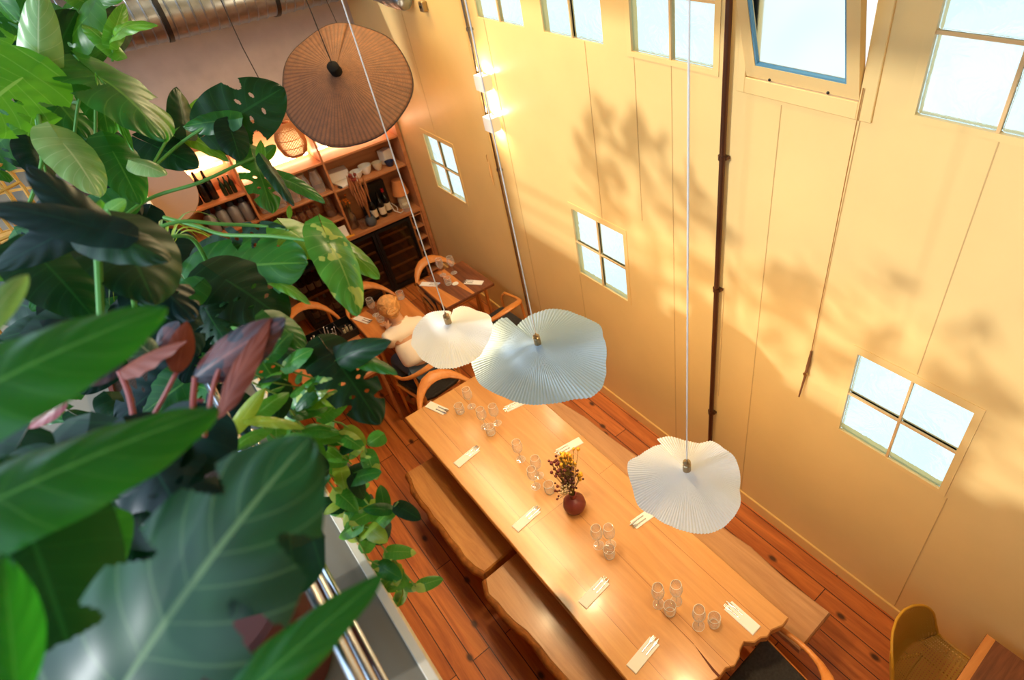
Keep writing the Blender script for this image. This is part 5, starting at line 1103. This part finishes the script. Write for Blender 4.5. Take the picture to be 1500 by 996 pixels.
STEMS = [
('upper',[(-0.367,2.508,3.510),(-0.222,2.622,3.642),(-0.148,2.874,3.779),(-0.144,2.854,3.840)],0.006),
('upper',[(-0.222,2.622,3.642),(-0.156,2.860,3.761),(-0.103,2.967,3.822)],0.006),
('upper',[(-0.126,2.677,3.528),(-0.035,2.828,3.658),(0.046,2.901,3.784)],0.005),
('upper',[(-0.127,2.780,3.626),(-0.045,2.833,3.733),(-0.004,2.857,3.754),(0.019,2.876,3.741)],0.005),
('upper',[(0.119,2.954,3.808),(0.167,2.995,3.880)],0.004),
('upper',[(0.094,3.393,3.902),(0.147,3.473,3.938)],0.004),
('upper',[(-0.244,2.655,3.580),(-0.218,2.619,3.641),(-0.210,2.633,3.660)],0.004),
('upper',[(0.005,2.637,3.580),(0.022,2.571,3.529),(0.134,2.696,3.570),(0.210,2.745,3.592)],0.005),
('hang',[(-0.195,2.448,3.416),(-0.027,2.525,3.451),(0.140,2.494,3.459),(0.278,2.491,3.474),(0.350,2.516,3.470)],0.0065),
('hang',[(0.016,2.566,3.520),(0.158,2.660,3.553),(0.260,2.627,3.591),(0.336,2.648,3.587)],0.006),
('hang',[(-0.136,2.157,3.487),(0.016,2.133,3.491),(0.111,2.104,3.452),(0.212,2.071,3.412),(0.279,2.001,3.390)],0.006),
('hang',[(-0.010,2.226,3.485),(0.058,2.142,3.452),(0.111,2.075,3.424),(0.218,1.923,3.429),(0.339,1.802,3.396)],0.006),
('hang',[(-0.055,1.975,3.523),(0.023,1.972,3.496),(0.022,1.997,3.365)],0.006),
('hang',[(0.035,1.573,3.354),(0.070,1.528,3.335),(0.110,1.483,3.289),(0.156,1.405,3.276)],0.005),
('hang',[(-0.012,1.726,3.314),(0.035,1.573,3.354)],0.006),
('dark',[(-0.251,1.475,3.528),(-0.184,1.479,3.655),(-0.116,1.446,3.794)],0.007),
('dark',[(-0.183,1.685,3.466),(-0.130,1.633,3.608),(-0.101,1.622,3.695)],0.006),
('dark',[(-0.142,1.783,3.665),(-0.117,1.859,3.678),(-0.103,1.853,3.682)],0.004),
('rubber',[(-0.157,1.073,3.516),(-0.124,1.071,3.584),(-0.097,1.069,3.631)],0.005),
('rubber',[(-0.135,1.012,3.550),(-0.084,1.040,3.612),(-0.058,1.048,3.638)],0.004),
('rubber',[(-0.236,1.141,3.526),(-0.210,1.182,3.585),(-0.202,1.215,3.621)],0.005),
('rubber',[(-0.236,1.141,3.526),(-0.184,1.139,3.561),(-0.124,1.147,3.609)],0.004),
('fore',[(-0.337,0.502,3.618),(-0.298,0.510,3.652),(-0.276,0.536,3.661)],0.006),
]
VINES = [
[(-0.013,1.463,3.061),(0.028,1.412,3.009),(0.037,1.370,2.944),(0.010,1.333,2.875),(-0.001,1.281,2.802),(0.013,1.242,2.759),(0.020,1.200,2.708),(0.020,1.156,2.667),(-0.005,1.127,2.620),(-0.048,1.120,2.584)],
[(-0.005,1.433,3.192),(0.043,1.429,3.129),(0.094,1.405,3.079),(0.118,1.368,3.030),(0.109,1.342,2.968)],
[(0.030,1.376,2.945),(0.036,1.336,2.896),(0.046,1.277,2.846),(0.082,1.238,2.833),(0.113,1.237,2.853)],
[(-0.045,1.415,3.071),(-0.015,1.382,2.982),(-0.008,1.340,2.885),(-0.028,1.296,2.798),(-0.034,1.230,2.716),(-0.013,1.195,2.696)],
[(-0.037,1.429,3.321),(-0.001,1.415,3.255),(0.005,1.393,3.161),(0.022,1.400,3.055)],
[(-0.080,1.362,3.306),(-0.063,1.335,3.213),(-0.024,1.340,3.090),(0.005,1.348,2.964)],
[(-0.046,1.466,3.351),(0.002,1.442,3.284),(0.063,1.422,3.228),(0.113,1.409,3.174)],
[(-0.045,1.422,3.232),(-0.012,1.394,3.119),(0.046,1.371,3.044),(0.061,1.350,2.973)],
[(0.009,1.497,3.341),(0.057,1.466,3.266),(0.116,1.438,3.204),(0.144,1.410,3.149)],
[(0.001,1.349,2.900),(-0.006,1.303,2.820),(0.005,1.273,2.798),(0.025,1.251,2.791)],
[(0.025,1.196,2.707),(0.026,1.156,2.669),(0.036,1.105,2.628)],
]
# ------------------------------------------------------------------ plants on the mezzanine
LM = {
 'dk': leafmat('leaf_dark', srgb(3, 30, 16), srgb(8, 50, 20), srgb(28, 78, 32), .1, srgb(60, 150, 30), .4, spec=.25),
 'md': leafmat('leaf_green', srgb(14, 72, 24), srgb(30, 104, 30), srgb(90, 145, 56), .28, srgb(90, 180, 36), .36, spec=.35),
 'br': leafmat('leaf_bright', srgb(44, 122, 28), srgb(88, 156, 38), srgb(160, 200, 100), .38, srgb(140, 210, 40)),
 'pale': leafmat('leaf_pale', srgb(108, 150, 84), srgb(150, 180, 112), srgb(190, 205, 150), .2, srgb(130, 190, 60), .28),
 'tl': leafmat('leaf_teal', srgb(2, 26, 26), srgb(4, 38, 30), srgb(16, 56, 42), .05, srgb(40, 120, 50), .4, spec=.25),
 'fg': leafmat('leaf_front', srgb(8, 66, 18), srgb(24, 98, 26), srgb(84, 136, 60), .3, srgb(70, 190, 30), .3, spec=.4),
 'fgp': leafmat('leaf_front_sheen', srgb(6, 46, 20), srgb(16, 72, 28), srgb(96, 124, 74), .12, srgb(60, 140, 40), .36, spec=.42),
 'yl': leafmat('leaf_lime', srgb(138, 172, 50), srgb(172, 190, 64), srgb(196, 208, 110), .35, srgb(170, 210, 50)),
 'var': leafmat('leaf_variegated', srgb(40, 120, 40), srgb(76, 150, 50), srgb(150, 190, 90), .3, srgb(120, 200, 50), .3, patch=(srgb(190, 204, 96), 16.0, .58)),
 'rub': leafmat('rubber_dark', srgb(46, 24, 28), srgb(96, 48, 42), srgb(140, 70, 56), .06, srgb(150, 60, 40), .35, patch=(srgb(20, 28, 38), 14.0, .5)),
 'rubp': leafmat('rubber_brown', srgb(104, 46, 30), srgb(134, 66, 44), srgb(150, 82, 58), .08, srgb(190, 80, 40), .5, spec=.25),
 'rubv': leafmat('rubber_variegated', srgb(70, 110, 70), srgb(126, 150, 104), srgb(190, 190, 150), .15, srgb(120, 160, 70), .3, patch=(srgb(34, 66, 56), 12.0, .5)),
 'rubr': leafmat('rubber_red', srgb(120, 30, 36), srgb(150, 48, 44), srgb(170, 80, 70), .2, srgb(180, 50, 40), .35)}
def leaf_mesh(base, tip, W, n, kind, curl, droop, seed=0):
    rg = random.Random(seed); base, tip, n = Vector(base), Vector(tip), Vector(n); ax = tip - base; Ln = ax.length; ax.normalize(); n = (n - ax * n.dot(ax)).normalized(); sd = n.cross(ax)
    NU, NV = (110, 20) if kind in 'mn' else ((30, 10) if Ln > .1 else (14, 6)); P, uv = [], []
    for i in range(NU + 1):
        u = i / NU
        if kind == 's': w = math.sin(PI * u ** .9) ** .8
        elif kind == 'f': w = math.sin(PI * u ** .85) ** .75 * (1 - .12 * u)
        else: w = (u ** .36) * (1 - u) ** .72 * 1.69 if 0 < u < 1 else 0.0
        w = min(1.0, w); row, ur = [], []
        for j in range(-NV, NV + 1):
            v = j / NV; a = abs(v)
            back = (.42 if kind in 'mhn' else .05) * a ** 1.5 * (1 - u) ** 1.8
            x = (u - back) * Ln; y = v * w * W
            if kind in 'mn': x += .10 * Ln * a * a * (1 - u) * u * 2
            z = -curl * W * (a ** 1.7) * w + (.008 if kind in 'mn' and Ln > .3 or W > .05 and Ln > .3 else .009) * Ln * math.sin(2 * PI * (u * 4.5 - a * 1.6) + seed) * a + (.02 * W * (1 - a) if kind != 's' else 0) + .05 * W * math.sin(5 * u + (2 if v > 0 else 0) + seed) * a * a
            z += droop * Ln * 1.5 * u * (1 - u)
            row.append(base + ax * x + sd * y + n * z); ur.append((u, .5 + v / 2))
        P.append(row); uv.append(ur)
    skip = None
    if kind in 'mn':
        cuts = [(int(NU * q), rg.uniform(.38, .6), s) for s in (-1, 1) for q in ((.26 + rg.uniform(-.03, .03), .46 + rg.uniform(-.04, .04), .66 + rg.uniform(-.03, .03)) if kind == 'm' else (.42 + .08 * s,))]
        hol = [(int(NU * q), s) for s in (-1, 1) for q in (.36, .56)] if Ln < .3 else []
        def skip(i, j):
            v = (j + .5) / NV - 1; s = 1 if v > 0 else -1; a = abs(v)
            for ci, d0, cs in cuts:
                if cs == s and a > d0:
                    hw = (5.5 if kind == 'm' else 9) * math.sqrt((a - d0) / (1 - d0))
                    if abs(i - ci) < hw: return True
            for ci, cs in hol:
                if cs == s and ((a - .3) / .09) ** 2 + ((i - ci) / 2.6) ** 2 < 1: return True
            return False
    mb = MB(); mb.grid(P, uv, skip); return mb
PLANTS = {
 'upper': ('monstera', 'tall monstera with sunlit leaves in the top left corner', 'plant', (-.3, 3.0, 2.7)),
 'hang': ('monstera', 'monstera with leaves reaching out over the room before the bar', 'plant', (-.3, 2.4, 2.7)),
 'dark': ('philodendron', 'dark teal broad-leaved plant at the left edge behind the blurred leaf', 'plant', (-.3, 1.5, 2.7)),
 'fore': ('monstera', 'huge out-of-focus monstera leaves in the lower left foreground', 'plant', (-.5, .3, 2.7)),
 'rubber': ('rubber_plant', 'rubber plant with reddish brown leaves among the green ones', 'plant', (-.3, 1.3, 2.7)),
 'pothos': ('pothos', 'trailing variegated pothos hanging over the mezzanine edge', 'plant', (-.25, 1.4, 2.7)),
 'backa': ('philodendron', 'bushy dark plant behind the sunlit monstera at the upper left', 'plant', (-.45, 3.6, 2.7)),
 'backb': ('philodendron', 'bushy dark plant in the middle of the green mass left of the bar', 'plant', (-.45, 2.7, 2.7)),
 'backc': ('philodendron', 'bushy dark plant around the rubber plant above the pothos', 'plant', (-.4, 1.8, 2.7)),
 'backd': ('philodendron', 'bushy dark plant low at the left behind the foreground monstera', 'plant', (-.6, .8, 2.7))}
PT = {k_: thing(v[0], v[1], v[2], v[3]) for k_, v in PLANTS.items()}
for i, (pl, mt, kd, B, T, W, n, cu, dr) in enumerate(LEAVES): leaf_mesh(B, T, W, n, kd, cu, dr, i).build('leaf', LM[mt], PT[pl], angle=180)
STEMG = M('petiole_green', srgb(84, 140, 56), .4); STEMR = M('petiole_red', srgb(150, 70, 60), .45)
for pl, pts, r in STEMS:
    P = [Vector(p) for p in pts]; Q = []
    for i in range(len(P) - 1):
        for k_ in range(6):
            q = k_ / 6; a, b_, c, d = P[max(i - 1, 0)], P[i], P[i + 1], P[min(i + 2, len(P) - 1)]; Q.append(.5 * ((2 * b_) + (c - a) * q + (2 * a - 5 * b_ + 4 * c - d) * q * q + (3 * b_ - a - 3 * c + d) * q ** 3))
    Q.append(P[-1]); MB().tube(Q, r, 8).build('stem', STEMR if pl == 'rubber' else STEMG, PT[pl])
rg = random.Random(8); VINEG = M('vine_green', srgb(120, 150, 60), .5)
for vi, pts in enumerate(VINES):
    P = [Vector(p) for p in pts]; MB().tube(P, .0026, 6).build('vine', VINEG, PT['pothos'])
    for i in range(len(P) - 1):
        for q in ((.25, .7) if vi < 10 else (.4, .9)):
            b_ = P[i].lerp(P[i + 1], q); a = rg.uniform(0, 2 * PI); ln = rg.uniform(.045, .085) * (1 if i < 6 else .75)
            d = Vector((math.cos(a) * .8, math.sin(a) * .8 - .1, rg.uniform(-.6, .35))).normalized(); n = Vector((rg.uniform(-.3, .3), rg.uniform(-.6, .1), 1)).normalized()
            b2 = b_ + d * .02; leaf_mesh(b2, b2 + d * ln, ln * .42, n, 'h', .25, .2, vi * 20 + i).build('leaf', LM[rg.choice(('var', 'var', 'md', 'br', 'dk', 'yl'))], PT['pothos'], angle=180)
t = thing('spider_plant', 'spider plant with thin arching striped leaves between the monstera leaves', 'plant', (-.05, 2.3, 3.15))
for i in range(20):
    a = rg.uniform(0, 2 * PI); l = rg.uniform(.14, .28); o0 = Vector((-.06, 2.25, 3.34)); d = Vector((math.cos(a), math.sin(a), 0)); P, uv = [], []; sd = Vector((-math.sin(a), math.cos(a), 0))
    for j in range(11):
        q = j / 10; c = o0 + d * l * q + Vector((0, 0, .12 * math.sin(PI * q * .8) - .10 * q * q)); w = .006 * math.sin(PI * min(1, .15 + q * .85)); P.append([c - sd * w, c - Vector((0, 0, .002)), c + sd * w]); uv.append([(q, 0), (q, .5), (q, 1)])
    mb = MB(); mb.grid(P, uv); mb.build('leaf', LM['pale' if i % 2 else 'yl'], t, angle=180)
MB().tube([(-.06, 2.25, 3.05), (-.06, 2.25, 3.35)], [.02, .012], 8).build('stem', STEMG, t)
# planters on the mezzanine
t = thing('planter_trough', 'long dark planter trough behind the rail under the plants', 'planter', (-.36, 3.4, 2.7)); c = MB()
c.bb((-.50, 1.7, 2.701), (-.485, 5.2, 2.80)); c.bb((-.265, 1.7, 2.701), (-.25, 5.2, 2.80)); c.bb((-.485, 1.7, 2.701), (-.265, 1.715, 2.80)); c.bb((-.485, 5.185, 2.701), (-.265, 5.2, 2.80)); c.build('trough_wall', BROWNP, t, False)
MB().bb((-.4845, 1.716, 2.702), (-.2655, 5.184, 2.785)).build('soil', M('soil', srgb(44, 30, 22), .95, bump=.8, scale=40), t, False)
t = thing('flower_pot', 'large brown flower pot behind the rail beside the foreground leaf', 'pot', (-.37, 1.12, 2.701))
MB().lathe([(.13, 0), (.17, .02), (.205, .33), (.215, .335), (.215, .38), (.195, .38), (.185, .3), (.0, .29)], (-.37, 1.12, 2.701), 36).build('pot_wall', BROWNP, t)
t = thing('flower_pot', 'dark pot low at the left behind the foreground leaves', 'pot', (-.75, .62, 2.701))
MB().lathe([(.15, 0), (.18, .02), (.22, .36), (.20, .36), (.19, .3), (.0, .29)], (-.75, .62, 2.701), 30).build('pot_wall', BROWNP, t)
t = thing('rattan_chair', 'yellow rattan chair glimpsed through the leaves at the left edge', 'chair', (-.62, 3.45, 2.7)); c = MB(); ccx, ccy = -.62, 3.45
RAT = M('yellow_rattan', srgb(214, 160, 72), .6)
for i in range(25):
    a = PI * .5 + PI * 1.5 * i / 24 - PI * .25; c.tube([(ccx + .3 * math.cos(a), ccy + .28 * math.sin(a), 3.1), (ccx + .34 * math.cos(a), ccy + .32 * math.sin(a), 3.42), (ccx + .31 * math.cos(a), ccy + .29 * math.sin(a), 3.62)], .006, 5)
for z, r in ((3.12, .3), (3.2, .31), (3.28, .325), (3.36, .335), (3.44, .337), (3.52, .33), (3.60, .313)):
    c.tube([(ccx + r * math.cos(PI * .25 + PI * 1.5 * i / 30), ccy + r * .94 * math.sin(PI * .25 + PI * 1.5 * i / 30), z) for i in range(31)], .007, 5)
c.build('woven_back', RAT, t); MB().lathe([(.0, 0), (.28, 0), (.30, .03), (.28, .06), (0, .06)], (ccx, ccy, 3.06), 28).build('seat', RAT, t)
for a in (.8, 2.4, 3.9, 5.5): MB().tube([(ccx + .22 * math.cos(a), ccy + .22 * math.sin(a), 3.058), (ccx + .27 * math.cos(a), ccy + .27 * math.sin(a), 2.701)], .014, 8).build('leg', RAT, t)
# ------------------------------------------------------------------ light
w = bpy.data.worlds.new('world'); scene.world = w; w.use_nodes = True; nt = w.node_tree; L = nt.links.new; bg = nt.nodes['Background']
tc = node(nt, 'ShaderNodeTexCoord'); sp = node(nt, 'ShaderNodeSeparateXYZ'); L(tc.outputs['Generated'], sp.inputs[0])
mr = node(nt, 'ShaderNodeMapRange'); inp(mr, From_Min=-.2, From_Max=.35); L(sp.outputs[0], mr.inputs['Value'])
mx = node(nt, 'ShaderNodeMix', data_type='RGBA'); L(mr.outputs['Result'], mx.inputs[0]); mx.inputs[6].default_value = (1.4, 1.95, 2.6, 1); 
nz = node(nt, 'ShaderNodeTexNoise'); inp(nz, Scale=9.0, Detail=3.0, Distortion=1.0); L(tc.outputs['Generated'], nz.inputs['Vector']); rp = node(nt, 'ShaderNodeValToRGB'); rp.color_ramp.elements[0].position = .38; rp.color_ramp.elements[1].position = .58
rp.color_ramp.elements[0].color = (.80, .96, 1, 1); rp.color_ramp.elements[1].color = (1, 1.02, 1.02, 1); L(nz.outputs['Fac'], rp.inputs['Fac']); L(rp.outputs['Color'], mx.inputs[7])
L(mx.outputs[2], bg.inputs['Color']); bg.inputs['Strength'].default_value = WORLD
def light(name, kind, loc, energy, color, rot=None, **kw):
    l = bpy.data.lights.new(name, kind); l.energy = energy; l.color = color
    for k_, v in kw.items(): setattr(l, k_, v)
    o = bpy.data.objects.new(name, l); COL.objects.link(o); o.location = loc
    if rot is not None: o.rotation_euler = rot
    return o
sun = light('sun', 'SUN', (-3, 3, 6), SUN, (.94, .97, 1), angle=math.radians(2.2)); sun.rotation_euler = Vector(SUND).normalized().to_track_quat('-Z', 'Y').to_euler()
for z in (2.83, 2.5):
    for s in (1, -1):
        light('sconce_light', 'AREA', (DX - .05, 4.405, z + s * .05), 2.2, (1, .82, .58), (PI if s > 0 else 0, 0, 0), shape='RECTANGLE', size=.07, size_y=.09)
for a, b_, z in ((.0, .68, 2.06), (.76, 1.49, 1.87), (1.57, 2.35, 1.87)):
    light('shelf_light', 'AREA', ((a + b_) / 2, 6.84, z + .03), 9, (1, .86, .64), (PI - 1.0, 0, 0), shape='RECTANGLE', size=b_ - a, size_y=.03)
light('lantern_light', 'POINT', (1.19, 6.0, 2.33), 2.4, (1, .78, .48), shadow_soft_size=.03)
light('disc_light', 'POINT', Vector((1.532, 5.0, 2.982)) - Vector((-.381, -.579, .721)) * .16, 6, (1, .74, .42), shadow_soft_size=.05)
light('linear_light', 'AREA', (1.85, 4.6, ZT - .08), LIN, (1, .76, .38), (0, 0, 0), shape='RECTANGLE', size=.08, size_y=3.6)
# ------------------------------------------------------------------ camera
cd = bpy.data.cameras.new('camera'); cam = bpy.data.objects.new('camera', cd); COL.objects.link(cam)
rt = Vector((.75774119, -.64531236, -.09695482)); dn = Vector((-.47732267, -.44679957, -.75665925)); fw = Vector((.44496219, .61963062, -.64658066))
m = Matrix((rt, -dn, -fw)).transposed().to_4x4(); m.translation = (0, 0, 4.297216); cam.matrix_world = m
cd.sensor_fit = 'HORIZONTAL'; cd.sensor_width = 36; cd.lens = 877.259 / 1500 * 36; cd.shift_x = (750 - 870.184) / 1500; cd.shift_y = (491.344 - 498) / 1500
cd.clip_start = .02; cd.dof.use_dof = True; cd.dof.focus_distance = 3.0; cd.dof.aperture_fstop = 2.2
scene.camera = cam
scene.view_settings.view_transform = 'Standard'; scene.view_settings.look = 'None'; scene.view_settings.exposure = EXPO; scene.view_settings.gamma = 1; scene.view_settings.use_curve_mapping = False
cy = scene.cycles; cy.use_denoising = True; cy.max_bounces = 10; cy.transparent_max_bounces = 24; cy.transmission_bounces = 8; cy.caustics_reflective = False; cy.sample_clamp_indirect = 6
